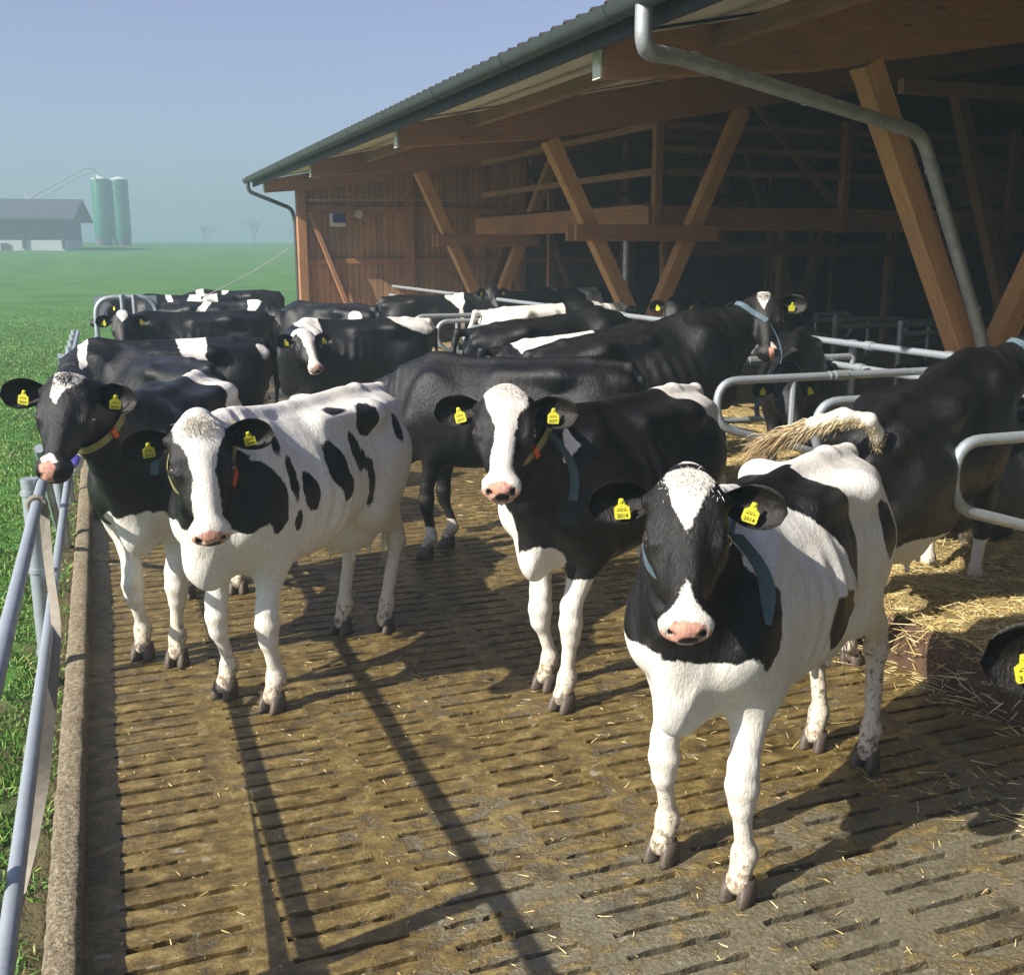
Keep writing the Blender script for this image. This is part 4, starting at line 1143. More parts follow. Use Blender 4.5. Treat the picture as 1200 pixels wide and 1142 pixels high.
# fixtures on the back wall
t = empty('control_box', (5.25, 25.3, 2.86), 'small white box with a violet front on the upper boards of the barn wall', 'box')
mb = MB(); mb.box((0, 0, 0), (.34, .14, .30)); mb.build('housing', M['plastic_white'], t)
mb = MB(); mb.box((.02, -.085, .04), (.29, .04, .2)); mb.build('front_panel', M['plastic_blue'], t)
t = empty('wall_lamp', (5.72, 25.3, 3.02), 'unlit round grey lamp next to the violet fronted box on the barn wall', 'lamp')
mb = MB(); mb.tube([(0, .15, .02), (0, 0, .02)], .05, 10); mb.build('arm', M['dark_metal'], t)
mb = MB(); mb.tube([(0, .05, 0), (0, -.02, 0), (0, -.12, -.03)], [.05, .09, .10], 14); mb.build('shade', M['pipe_zinc'], t)
# inner partitions and pens
def rail_fence(name, x0, x1, y, z0, z1, nb, label, cat, m=None, vert=True, group=None, along='x', post=True):
    t = empty(name, ((x0 + x1) / 2, y, z0) if along == 'x' else (y, (x0 + x1) / 2, z0), label, cat, group); m = m or M['galv']; L = x1 - x0; Hh = z1 - z0
    P_ = (lambda u, h: (u, 0, h)) if along == 'x' else (lambda u, h: (0, u, h))
    if vert:
        for h in (0.1, Hh): mb = MB(); mb.tube([P_(-L / 2, h), P_(L / 2, h)], .022, 8); smooth_flat(mb.build('rail', m, t))
        mb = MB()
        for i in range(nb + 1): mb.tube([P_(-L / 2 + L * i / nb, 0.1), P_(-L / 2 + L * i / nb, Hh)], .012, 6)
        mb.build('bars', m, t)
    else:
        for i in range(nb): h = Hh * (i + 1) / nb; mb = MB(); mb.tube([P_(-L / 2, h), P_(L / 2, h)], .024, 8); smooth_flat(mb.build('rail', m, t))
    if post:
        for u in (-L / 2, 0, L / 2): mb = MB(); mb.tube([P_(u, -.1), P_(u, Hh + .05)], .035, 8); smooth_flat(mb.build('post', m, t))
    return t
rail_fence('feed_barrier', 5.9, 8.0, 22.5, 0, 1.15, 4, 'low grey tube barrier of level rails in front of the sunlit boards', 'barrier', vert=False)
rail_fence('pen_barrier', 15.5, 19, 13.2, .2, 1.6, 16, 'dark barred pen front deep inside the barn behind the stalls', 'barrier', M['galv_dirty'])
rail_fence('pen_barrier', 10, 15, 13.0, .2, 1.15, 3, 'dim level railed pen front under the loft', 'barrier', M['galv_dirty'], vert=False)
for x0, x1, y in ((14.9, 17.6, 19.5), (11.0, 13.6, 21.5), (18.4, 20.6, 19.5)):
    mb = MB(); mb.box(((x0 + x1) / 2, y, 1.2), (x1 - x0, .06, 2.1)); bpart('partition', mb, M['inner_panel'])
for k, (x, y, lb) in enumerate(((14.6, 14.9, 'hay bale on the loft edge, dimly lit'), (15.95, 15.2, 'hay bale on the loft, right of the one at the edge'))):
    g = np.random.default_rng(k); nu = 14; V_, F_ = [], []
    mb = MB(); Vb = []
    for i in range(nu):
        for j in range(10):
            a = 2 * math.pi * j / 10; r_ = 1 + g.normal() * .05; c_, s_ = math.cos(a), math.sin(a); q = (abs(c_) ** 4 + abs(s_) ** 4) ** -.25
            Vb.append((-.6 + 1.2 * i / (nu - 1) + g.normal() * .02, c_ * q * .42 * r_, .36 + s_ * q * .36 * r_))
    Fb = [(i * 10 + j, i * 10 + (j + 1) % 10, (i + 1) * 10 + (j + 1) % 10, (i + 1) * 10 + j) for i in range(nu - 1) for j in range(10)] + [tuple(range(9, -1, -1)), tuple((nu - 1) * 10 + j for j in range(10))]
    mb.add(Vb, Fb); o = mb.build('hay_bale', M['haybale'], None, True); o.location = (x, y, 2.9); tag(o, lb, 'hay bale', 'hay bales on the loft')

# ------------------------------------------------------------------ lying stalls: tube dividers, neck rails
def divider(x, y, label, first=None):
    if first is not None:
        t = first.copy(); COL.objects.link(t); t.location = (x, y, .25); t['label'] = label
        for ch in first.children: c = ch.copy(); COL.objects.link(c); c.parent = t
        return t
    t = empty('stall_divider', (x, y, .25), label, 'stall divider', 'tube dividers between the lying stalls')
    pts = fillet([(2.05, 0, 1.0), (-.08, 0, 1.0), (-.08, 0, .66), (1.35, 0, .26), (2.05, 0, .26)], .19, 7)
    mb = MB(); mb.tube(pts, .031, 12); smooth_flat(mb.build('loop', M['galv'], t))
    mb = MB(); mb.tube([(.58, 0, 1.0), (.58, 0, .47)], .024, 8); smooth_flat(mb.build('brace_tube', M['galv'], t))
    mb = MB(); mb.tube([(2.05, 0, -.2), (2.05, 0, 1.15)], .038, 10); smooth_flat(mb.build('post', M['galv'], t))
    mb = MB(); mb.tube([(.95, 0, 1.0), (1.06, 0, 1.0)], .04, 12); mb.tube([(.9, 0, 1.0), (.92, 0, 1.0)], .037, 12); mb.build('sleeve', M['galv_dirty'], t)
    return t
ordn = ['nearest', 'second nearest', 'third nearest', 'fourth nearest', 'fifth nearest', 'sixth nearest', 'seventh nearest', 'eighth nearest', 'ninth nearest', 'tenth nearest', 'eleventh nearest', 'farthest']
d0 = None
for i in range(10):
    y = 4.42 + 1.19 * i; d = divider(4.28 if i else 4.06, y - (0 if i else .25), 'curved grey tube stall divider, %s of the row along the yard' % ordn[i], d0)
    if d0 is None: d0 = d
for z, x, lb in ((1.38, 6.2, 'long pale tube along the stall heads, upper one'), (1.19, 6.12, 'long pale tube along the stall heads, lower one')):
    mb = MB(); mb.tube([(x, 1.5, z), (x, 24, z)], .031, 10)
    for q in np.arange(2.8, 24, 2.38): mb.tube([(x, q, z), (x, q + .09, z)], .042, 10)
    o = smooth_flat(mb.build('neck_rail', M['galv'])); tag(o, lb, 'rail', 'rails along the stall heads')
def divider2(y, i):
    t = empty('stall_divider', (10.6, y, .25), 'dim tube stall divider of the inner row, %s' % ordn[i], 'stall divider', 'tube dividers of the inner stall row')
    t.rotation_euler.z = math.pi
    for ch in d0.children: c = ch.copy(); COL.objects.link(c); c.parent = t
for i in range(8): divider2(6.4 + 1.19 * i, i)
rail_fence('stall_front', 8.2, 8.8, 8.4, 0, 1, 1, 'x', 'x') if False else None

# ------------------------------------------------------------------ tube fence along the kerb
tf = empty('tube_fence', (-.40, 10, 0), 'galvanised tube fence along the kerb between meadow and yard', 'fence')
def fpart(name, pts, r, m, seg=12, parent=None):
    mb = MB(); mb.tube([(p[0] + .40, p[1] - 10, p[2]) for p in pts], r, seg); o = mb.build(name, m, parent or tf); return smooth_flat(o)
fpart('rail', [(-.352, .6, 1.06), (-.352, 16.4, 1.06)], .026, M['galv'])
fpart('rail', [(-.333, .6, .57), (-.333, 16.4, .58)], .024, M['galv'])
for y in (1.2, 3.0 - .2, 5.72, 8.5, 10.1, 11.6, 12.6, 13.6, 14.6, 15.5, 16.4):
    fpart('post', [(-.41, y, -.2), (-.41, y, 1.07)], .042, M['galv'], 14)
    fpart('post_cap', [(-.41, y, 1.07), (-.41, y, 1.085)], .044, M['galv'], 14)
    for z in (1.0, .60, .16): fpart('clamp', [(-.41, y, z), (-.41, y, z + .022)], .049, M['galv'], 14)
for y, z0, z1 in ((8.1, .1, 1.1), (12.2, .1, 1.25)): fpart('brace_tube', [(-.40, y, z0), (-.40, y - 1.6, z1)], .026, M['galv'])
# canvas strap tied to the rails
def ribbon(name, pts, wd, m, label, cat, side=(1, 0, 0), th=.003, twist=None):
    V = []; n = len(pts); P_ = [Vector(p) for p in pts]
    for i, p in enumerate(P_):
        t = (P_[min(i + 1, n - 1)] - P_[max(i - 1, 0)]).normalized(); s = Vector(side); a = (twist[i] if twist else 0)
        s = (s - t * s.dot(t)).normalized(); q = t.cross(s); s2 = s * math.cos(a) + q * math.sin(a); q2 = t.cross(s2)
        for u, v in ((-1, -1), (1, -1), (1, 1), (-1, 1)): V.append(p + s2 * u * wd / 2 + q2 * v * th / 2)
    F = [(i * 4 + k, i * 4 + (k + 1) % 4, (i + 1) * 4 + (k + 1) % 4, (i + 1) * 4 + k) for i in range(n - 1) for k in range(4)] + [(3, 2, 1, 0), tuple((n - 1) * 4 + k for k in range(4))]
    o = mesh_obj(name, V, F, m); tag(o, label, cat); return o
sp = fillet([(-.325, 5.2, 1.04), (-.318, 5.05, .80), (-.300, 4.93, .60), (-.300, 4.6, .53), (-.302, 3.6, .50), (-.325, 3.0, .50), (-.358, 2.5, .50)], .2, 5)
st = ribbon('canvas_strap', sp, .042, M['strap'], 'worn grey canvas strap hanging along the tube fence at the left', 'strap', twist=[.5 * math.sin(i * .25) for i in range(len(sp))])
mb = MB()
for k in range(5):
    a = Vector((-.36, 2.50 - k * .028, .50 - .02 * k)); ring = [a + Vector((.008 * math.cos(q) * (1 if k % 2 else .3), .02 * math.sin(q), .014 * math.cos(q) * (.3 if k % 2 else 1))) for q in np.linspace(0, 2 * math.pi, 13)]
    mb.tube(ring, .0045, 6, cap=False)
o = mb.build('hook_chain', M['dark_metal']); o.parent = st
mb = MB()
for z, y, x in ((1.06, 5.2, -.352),):
    for q in range(1): mb.tube([Vector((x, y + q * .011, z)) + Vector((.039 * math.cos(a), 0, .039 * math.sin(a))) for a in np.linspace(0, 2 * math.pi, 15)], .012, 6, cap=False)
o = mb.build('knot', M['strap']); o.parent = st

# arched handling gate at the far end
t = empty('arched_gate', (.3, 16.4, 0), 'arched galvanised tube gate with two grey corner plates at the far end of the fence', 'gate')
mb = MB(); mb.tube(fillet([(-.40, 0, 0), (-.40, 0, 1.53), (.42, 0, 1.53), (.42, 0, 0)], .26, 7), .036, 12); smooth_flat(mb.build('arch', M['galv'], t))
for x in (-.03, .13): mb = MB(); mb.tube([(x, -.04, .1), (x - .01, -.04, 1.57)], .032, 10); smooth_flat(mb.build('upright', M['galv'], t))
for s in (-1, 1): mb = MB(); mb.box((s * .34 + .01, .06, 1.40), (.17, .006, .30)); mb.build('corner_plate', M['galv'], t)
t = empty('tube_gate', (-.22, 14.4, 0), 'upright tube gate of close bars standing against the fence before the arched gate', 'gate')
for i in range(6): mb = MB(); mb.tube([(.02 * i, i * .34 - .8, .1), (.02 * i + .01, i * .34 - .8, 1.02 + .05 * (i % 2))], .028, 10); smooth_flat(mb.build('bar', M['galv'], t))
for z in (.2, .95): mb = MB(); mb.tube([(0, -.85, z), (.11, 1.0, z)], .026, 10); smooth_flat(mb.build('rail', M['galv'], t))
# fence tape
tp = [Vector((1.48, 17.8, 1.45)).lerp(Vector((4.18, 25.9, 2.2)), q / 10) + Vector((0, 0, -.05 * math.sin(math.pi * q / 10))) for q in range(11)]
mb = MB(); mb.tube(tp, .008, 6); tag(mb.build('fence_tape', M['tape']), 'thin white fence tape slanting across the meadow to the barn corner', 'tape')
t = empty('fence_peg', (1.48, 17.8, 0), 'thin pale fence post carrying the white tape behind the cows', 'post'); mb = MB(); mb.tube([(0, 0, 0), (0, 0, 1.5)], .012, 6); mb.build('rod', M['plastic_white'], t)
mb = MB(); mb.tube([(0, -.03, 1.45), (0, .03, 1.45)], .02, 6); mb.build('insulator', M['dark_metal'], t)

# ------------------------------------------------------------------ far farm in the mist
fb = empty('farm_building', (-20.6, 152, 1.85), 'long low grey farm building with a white base wall in the mist', 'building', None, (0, 0, R(-8)))
def fp(name, mb, m): return mb.build(name, m, fb)
mb = MB(); mb.box((0, 0, .65), (36, 13, 1.5)); fp('base_wall', mb, M['white_wall'])
mb = MB(); mb.add([(-18, -6.4, 1.4), (18, -6.4, 1.4), (18, 6.4, 1.4), (-18, 6.4, 1.4), (-18, -6.4, 4.3), (18, -6.4, 4.3), (18, 6.4, 4.3), (-18, 6.4, 4.3), (-18, 0, 6.1), (18, 0, 6.1)], [(0, 1, 5, 4), (2, 3, 7, 6), (1, 2, 6, 9, 5), (3, 0, 4, 8, 7), (4, 5, 9, 8), (6, 7, 8, 9)]); fp('boarded_wall', mb, M['far_wood'])
mb = MB(); V = []
for z in (0, .18):
    V += [(-18.6, -7.6, 3.75 + z), (19.4, -7.6, 3.75 + z), (19.4, 0, 6.3 + z), (-18.6, 0, 6.3 + z), (19.4, 7.6, 3.75 + z), (-18.6, 7.6, 3.75 + z)]
mb.add(V, [(0, 3, 2, 1), (3, 5, 4, 2), (6, 7, 8, 9), (9, 8, 10, 11), (0, 1, 7, 6), (4, 5, 11, 10), (1, 2, 8, 7), (2, 4, 10, 8), (0, 6, 9, 3), (3, 9, 11, 5)]); fp('roof', mb, M['far_roof'])
for i in range(9):
    mb = MB(); mb.box((-17.8 + i * 4.45, -6.6, 2.3), (.3, .3, 3.8)); fp('wall_post', mb, M['far_roof'])
for z in (2.0, 2.5, 3.0, 3.5):
    mb = MB(); mb.box((0, -6.47, z), (35.6, .1, .12)); fp('siding_rail', mb, M['plastic_white'] if False else M['far_wood'])
mb = MB(); mb.box((11.2, -6.62, .5), (.9, .1, 1.1)); fp('door', mb, M['far_roof'])
for k, (x, lb) in enumerate(((.95, 'left one of two tall green silos in the mist'), (3.55, 'right one of two tall green silos in the mist'))):
    s = empty('silo', (x, 172, 2.6), lb, 'silo', 'two green silos')
    mb = MB(); mb.tube([(0, 0, 1.1), (0, 0, 9.3), (0, 0, 9.5)], [1.27, 1.27, 1.2], 32); smooth_flat(mb.build('tank', M['silo'], s))
    mb = MB(); mb.tube([(0, 0, .0), (0, 0, 1.1)], [1.05, 1.2], 24); smooth_flat(mb.build('skirt', M['far_wood'], s))
    mb = MB(); mb.tube([(0, 0, 9.5), (0, 0, 9.6), (0, 0, 9.95)], [1.25, 1.2, .3], 24); smooth_flat(mb.build('cap', M['white_wall'], s))
    mb = MB(); mb.tube([(1.3 if k == 0 else -1.3, -.3, .3), (1.3 if k == 0 else -1.3, -.3, 9.8)], .06, 8); mb.build('filling_pipe', M['white_wall'], s)
t = empty('conveyor_pipe', (-8, 160, 5), 'pale pipe arching from the farm building roof up to the green silos', 'pipe')
for dy, dz in ((0, 0), (1.6, -.6)):
    mb = MB(); mb.tube(fillet([(-1.5, -5 + dy, 2.0 + dz), (.5, -2 + dy, 4.0 + dz), (7.0, 8 + dy, 8.3 + dz), (8.2, 11 + dy, 8.6 + dz), (9.2, 12, 7.4)], 1.0, 5), .09, 8); smooth_flat(mb.build('tube', M['white_wall'], t))
mb = MB(); mb.tube([(-.2, -3, -.8), (-.2, -3, 4.4)], .07, 6); mb.build('mast', M['white_wall'], t)
# bare trees fading in the mist
def bare_tree(x, y, h, seed, label):
    g = random.Random(seed); t = empty('bare_tree', (x, y, ground_z(x, y)), label, 'tree', 'bare trees far off in the mist'); mb = MB(); tw = MB()
    def br(p, d, L, r, dep):
        q = p + d * L; m = mb if dep < 2 else tw; m.tube([p, (p + q) / 2 + Vector((g.uniform(-1, 1), g.uniform(-1, 1), 0)) * L * .06, q], [r, r * .85, r * .65], 6)
        if dep >= 5: return
        for k in range(g.choice((2, 3, 3)) if dep else 4):
            a = g.uniform(0, 6.28); sp_ = g.uniform(.35, .85); nd = (d + Vector((math.cos(a), math.sin(a), .1)) * sp_).normalized(); br(p + (q - p) * g.uniform(.6, 1), nd, L * g.uniform(.6, .85), r * .6, dep + 1)
    br(Vector((0, 0, -.3)), Vector((.03, 0, 1)), h * .3, h * .022, 0)
    mb.build('trunk', M['bark'], t); tw.build('crown', M['bark'], t)
bare_tree(24.4, 272, 6.5, 1, 'small bare tree in the mist right of the silos, left one of a pair')
bare_tree(36.3, 276, 7.6, 4, 'wider bare tree in the mist just left of the barn, right one of a pair')
bare_tree(48, 285, 6.5, 9, 'faint bare tree in the mist close to the barn corner')

# ------------------------------------------------------------------ grass, straw
g = np.random.default_rng(21); n = 110000
y_ = 2.0 + 46 * g.random(n) ** 2.0; xl = -.10 * y_ - 1.0; x_ = -.35 + (xl + .35) * g.random(n) ** 1.15
keep = (g.random(n) < np.clip(1.25 - (y_ - 9) / 30, 0, 1)) & (np.sin(x_ * 9 + 2 * np.sin(y_ * 5)) * np.sin(y_ * 7 + x_ * 3) > -.55) & ((x_ < -.47) | (g.random(n) < .35)); x_, y_ = x_[keep], y_[keep]; n = len(x_)
rt = np.stack([x_, y_, np.array([ground_z(a, b) for a, b in zip(x_, y_)])], 1); di = g.normal(size=(n, 3)) * .6; di[:, 2] = .8; di /= np.linalg.norm(di, axis=1, keepdims=True)
o = strands('grass', rt, di, .018 + .034 * g.random(n) * (.6 + .8 * (np.sin(x_ * 5) * np.sin(y_ * 4) > 0)), .0022 + .0004 * y_ ** .8, M['blade'], None, .45, seg=3, seed=2); tag(o, 'short green meadow grass beside the fence', 'grass', kind='stuff')
def straw(name, n, fx, fy, fz, L0, L1, w_, seed, label, keepf=None, tilt=.12):
    g = np.random.default_rng(seed); x = fx(g, n); y = fy(g, n)
    if keepf is not None: k = keepf(x, y, g); x, y = x[k], y[k]
    n = len(x); z = fz(x, y); a = g.random(n) * 6.283; di = np.stack([np.cos(a), np.sin(a), g.normal(size=n) * tilt], 1); di /= np.linalg.norm(di, axis=1, keepdims=True)
    o = strands(name, np.stack([x, y, z], 1), di, L0 + (L1 - L0) * g.random(n) ** 2, w_, M['straw'], None, .18, seg=3, seed=seed); tag(o, label, 'straw', kind='stuff')
bz_ = np.vectorize(bed_h)
straw('bedding_straw', 90000, lambda g, n: 3.9 + 3.2 * g.random(n) ** 1.3, lambda g, n: 2.2 + 9 * g.random(n) ** 1.4, lambda x, y: bz_(x, y) + .012, .02, .13, .0015, 31, 'loose yellow straw heaped on the lying stalls', tilt=.25)
straw('floor_straw', 11000, lambda g, n: 4.0 - 2.6 * g.random(n) ** 1.7, lambda g, n: 2.0 + 8 * g.random(n), lambda x, y: x * 0 + .008, .02, .14, .0018, 32, 'scattered straw on the slatted floor in front of the stalls', lambda x, y, g: g.random(len(x)) < np.clip(.03 + .7 * (x - 3.0) + .5 * np.sin(x * 4 + y * 2.5), .02, 1), tilt=.05)
straw('straw_bits', 2600, lambda g, n: -.15 + 3.4 * g.random(n), lambda g, n: 1.5 + 9 * g.random(n) ** 1.3, lambda x, y: x * 0 + .005, .008, .05, .0016, 33, 'small straw bits strewn over the slatted floor', tilt=.04)
straw('edge_straw', 1500, lambda g, n: 3.87 + g.normal(size=n) * .06, lambda g, n: 2.2 + 7 * g.random(n), lambda x, y: np.clip(.25 - (3.92 - x) * 2.2, .01, .26), .05, .2, .0022, 34, 'straw spilling over the kerb of the stalls', tilt=.5)
# ------------------------------------------------------------------ the herd
FACE_TRI = [(-.015, -.07), (-.02, .0), (-.015, .072), (.04, .075), (.09, .055), (.15, .025), (.235, .0), (.15, -.025), (.09, -.052), (.04, -.072)]
SNIP = [(.37, 0), (.42, .012), (.455, .03), (.475, .06), (.49, .1), (.6, .1), (.6, -.1), (.49, -.1), (.475, -.06), (.455, -.03), (.42, -.012)]
FACE_WHITE = [(-.1, -.11), (-.1, .11), (.08, .105), (.15, .075), (.26, .05), (.40, .06), (.45, .1), (.6, .1), (.6, -.1), (.45, -.1), (.40, -.06), (.26, -.045), (.15, -.07), (.08, -.105)]
make_cow('nearest cow, white body, black face with white forehead triangle and tip above the nose', 2.24, 3.24, 214, poll=(1.585, 2.71, 1.56), muz=(1.43, 2.42, 1.19), hs_=.95, h=.0105, size=.99, near=True, base='w',
    feet=dict(FL=(1.91, 2.82), FR=(1.78, 3.13), RL=(2.97, 3.47), RR=(2.86, 3.69)),
    coat=[('headall', 'b', .02), ('side', 'b', 1, [(.52, 1.14), (.55, .98), (.60, .90), (.66, .95), (.76, .93), (.86, .96), (1.3, .9), (1.3, 1.3), (.85, 1.42), (.7, 1.33), (.6, 1.22)]), ('side', 'b', -1, [(.45, 1.35), (.55, .98), (.70, .93), (.86, .98), (1.3, .95), (1.3, 1.6), (.6, 1.6)]),
          ('side', 'b', 1, [(.36, 1.5), (-.1, 1.5), (-.22, 1.30), (-.27, 1.12), (-.19, .96), (-.12, 1.03), (-.03, 1.17), (.1, 1.31), (.3, 1.39)]), ('side', 'b', 1, [(.12, 1.03), (.17, .92), (.09, .80), (-.06, .80), (-.10, .92), (-.03, 1.02)]),
          ('side', 'b', 1, [(-.54, 1.26), (-.50, 1.1), (-.55, .98), (-.64, 1.05), (-.64, 1.2)]), ('side', 'b', -1, [(.3, 1.5), (-.2, 1.5), (-.2, 1.0), (.2, .9)]), ('face', 'w', FACE_TRI), ('face', 'w', SNIP, -.2)],
    legwhite=.0, tuft=260, text=('2014', '2014'), collar=dict(t=.71, strap=20))
make_cow('white cow with scattered black spots on its flank and a broad white face', .854, 5.43, 226.5, poll=(.335, 4.65, 1.51), muz=(.345, 4.36, 1.04), hs_=.98, roll=4, h=.0115, near=True, base='w',
    feet=dict(FR=(.43, 5.21), FL=(.63, 4.97), RR=(1.17, 5.92), RL=(1.41, 5.86)),
    coat=[('headall', 'b', .03), ('side', 'b', 1, [(.56, 1.22), (.48, 1.12), (.47, .95), (.55, .90), (.60, .95), (.68, .92), (.75, .97), (1.3, .9), (1.3, 1.2), (1.0, 1.35), (.7, 1.28)]), ('side', 'b', -1, [(.5, 1.25), (.55, .95), (1.2, .95), (1.3, 1.6), (.8, 1.35)]),
          ('ell', 'b', (.30, .3, 1.04), (.055, .12, .09)), ('ell', 'b', (.06, .32, 1.13), (.085, .14, .14)), ('ell', 'b', (.03, .30, 1.02), (.06, .14, .08)), ('ell', 'b', (-.31, .22, 1.28), (.075, .1, .09)), ('ell', 'b', (-.17, .27, 1.14), (.05, .12, .11)), ('ell', 'b', (-.29, .27, .97), (.04, .12, .14)), ('ell', 'b', (-.24, .27, 1.08), (.035, .1, .06)),
          ('ell', 'b', (-.12, .17, 1.37), (.085, .06, .045)), ('ell', 'b', (.45, .2, 1.31), (.03, .1, .08)), ('ell', 'b', (.405, .28, 1.13), (.03, .12, .11)), ('ell', 'b', (.39, .3, .92), (.03, .12, .05)), ('ell', 'b', (-.60, .26, 1.2), (.04, .1, .08)),
          ('face', 'w', FACE_WHITE, -.2)],
    legwhite=.0, tuft=True, text=('2072', '2074'), collar=dict(t=.71, m='collar_yellow', buckle=[(322, 338)], box=False), ears=dict(R=dict(d=(.05, 1, -.2)), L=dict(d=(.0, 1, .0))))
make_cow('black cow with white forehead triangle leaning its head over the left tube fence', .31, 6.32, 251.5, poll=(-.17, 5.25, 1.655), muz=(-.275, 4.93, 1.27), h=.0115, near=True, base='b', roll=-6,
    feet=dict(FR=(.06, 5.91), FL=(.23, 5.74), RR=(.36, 6.92)),
    coat=[('below', 'w', .78), ('ell', 'w', (.7, 0, .76), (.16, .2, .14)), ('face', 'w', [(-.0, -.055), (.0, .035), (-.015, .085), (.04, .06), (.10, .0), (.18, -.03), (.13, -.065)]), ('face', 'w', [(.45, -.05), (.44, -.01), (.48, .02), (.5, -.04)], -.1), ('face', 'p', [(.49, -.055), (.47, -.01), (.50, .02), (.56, .0), (.56, -.05)], -.13), ('side', 'w', 1, [(-.35, 1.5), (-.52, 1.5), (-.75, 1.25), (-.8, 1.0), (-.6, 1.05), (-.3, 1.25)])],
    legwhite=.0, tuft=421, text=('2019', '2019'), pinkn=0, collar=dict(t=.71, m='collar_yellow', buckle=[(325, 338)], box=262, strap=22))
make_cow('black cow with a white blaze and pink nose, standing in the middle', 2.42, 4.90, 213, poll=(1.60, 4.30, 1.63), muz=(1.435, 3.93, 1.265), hs_=.97, h=.0115, near=True, base='b',
    feet=dict(FR=(1.98, 4.74), FL=(1.96, 4.47)),
    coat=[('below', 'w', .64), ('ell', 'w', (.70, .04, .72), (.14, .10, .13)), ('side', 'w', -1, [(.55, .95), (.9, 1.0), (.8, .6), (.5, .6)], .02), ('side', 'w', 0, [(-.38, 1.6), (-.42, 1.34), (-.66, 1.24), (-.82, 1.12), (-1, 1.2), (-1, 1.6)]), ('ell', 'w', (-.84, .16, .95), (.06, .12, .12)), ('ell', 'w', (-.2, 0, .6), (.35, .4, .12)), ('side', 'w', 1, [(.62, 1.36), (.58, 1.28), (.66, 1.2), (.69, 1.22), (.65, 1.33)]), ('headall', 'b', 0), ('face', 'w', [(a, b * (.92 if a < .1 else .8)) for a, b in FACE_WHITE], -.2)],
    legwhite=.0, tuft=260, text=('2077', '2077'), collar=dict(t=.71, m='collar_yellow', buckle=[(325, 338)], box=282, strap=22))
def far(label, x, y, head, poll, muz, **k):
    k.setdefault('h', .022); k.setdefault('pinkn', 0); make_cow(label, x, y, head, poll=poll, muz=muz, **k)
far('plain dark cow crossing behind the cow with the white blaze, head hidden on the left', 2.63, 7.12, 150, (1.78, 7.75, 1.2), (1.55, 7.6, .88), base='b', legwhite=.22, h=.018, feet=dict(FL=(2.08, 7.26), FR=(2.31, 7.47)), coat=[])
far('big black cow with small white forehead patch standing high in the middle stalls', 4.07, 7.44, 2, (4.97, 7.42, 1.86), (4.83, 7.13, 1.45), base='b', h=.016, pitch=9, z=.15, near=True, hs_=1.0, size=1.06, coat=[('face', 'w', [(-.04, -.05), (-.04, .05), (.05, .045), (.15, 0), (.05, -.045)]), ('face', 'p', [(.48, .01), (.47, .05), (.57, .05), (.57, .02)], -.14), ('face', 'w', [(.42, .03), (.42, .06), (.48, .07), (.48, .03)], -.1)], tuft=421, collar=dict(t=.76, buckle=[(200, 212)], strap=192))
far('black cow with a blond raised tail stepping up into the straw stall at the right', 4.46, 4.78, 30, (5.40, 4.96, 1.70), (5.47, 4.66, 1.34), base='b', h=.014, pitch=8, z=.10, near=True, tail='raised', coat=[('ell', 'w', (-1.12, .12, 1.40), (.19, .35, .2)), ('ell', 'w', (-.4, -.05, .62), (.45, .3, .14)), ('below', 'w', .34)], feet=dict(FR=(4.86, 4.82), FL=(4.79, 5.14), RR=(3.66, 4.46), RL=(3.5, 4.72)), legwhite=.0, text=('2061', '2061'), collar=dict(t=.8, buckle=[(188, 202)], strap=186))
far('black cow with a white back patch, rear to the yard, beyond the big black cow', 4.13, 8.62, 3, (5.2, 8.7, 1.3), (5.5, 8.7, 1.0), base='b', pitch=6, z=.05, h=.018, tail='arch', coat=[('top', 'w', [(-.74, .12), (-.70, -.2), (-.45, -.33), (-.1, -.28), (.05, -.1), (.0, .15), (-.5, .2)], 1.12)])
far('dusty dark brown cow standing in a stall, only its long back in view', 4.30, 9.82, 3, (5.4, 9.9, 1.35), (5.7, 10.0, 1.0), base='b', pitch=6, z=.12, tail='arch', coat=[])
far('cream and black cow in the stall row, cream back in the sun', 5.5, 13.0, 2, (6.6, 13.2, 1.5), (6.9, 13.3, 1.2), base='w', pitch=3, z=.05, tail='arch', coat=[('side', 'b', 0, [(-.95, 1.2), (-.6, 1.16), (.1, 1.10), (.1, .5), (-.9, .5)]), ('side', 'b', 0, [(.22, 1.5), (.3, 1.5), (.62, 1.5), (.6, .8), (.1, .9)])])
far('grey cow with black patches standing near the back boards of the barn', 8.5, 19.5, 175, (7.3, 19.7, 1.4), (7.0, 19.5, 1.1), base='b', h=.03, coat=[('side', 'w', 0, [(-.6, 1.5), (-.2, 1.5), (-.3, 1.2), (-.7, 1.1)]), ('side', 'w', 0, [(.2, 1.5), (.3, 1.5), (.25, 1.1), (.15, 1.1)])])
far('black cow with a thin white girth stripe in front of the barn boards', 5.2, 17.4, 1, (6.17, 17.2, 1.6), (6.2, 16.9, 1.22), base='b', h=.025, coat=[('side', 'w', 0, [(.42, 1.5), (.52, 1.5), (.40, 1.2), (.42, .7), (.34, .7), (.34, 1.2), (.15, 1.38), (.15, 1.42), (.3, 1.40)]), ('ell', 'w', (.3, 0, .6), (.15, .3, .12))])
far('black cow half hidden behind the one with the girth stripe', 7.2, 18.3, 5, (8.2, 18.1, 1.45), (8.4, 17.9, 1.1), base='b', h=.03)
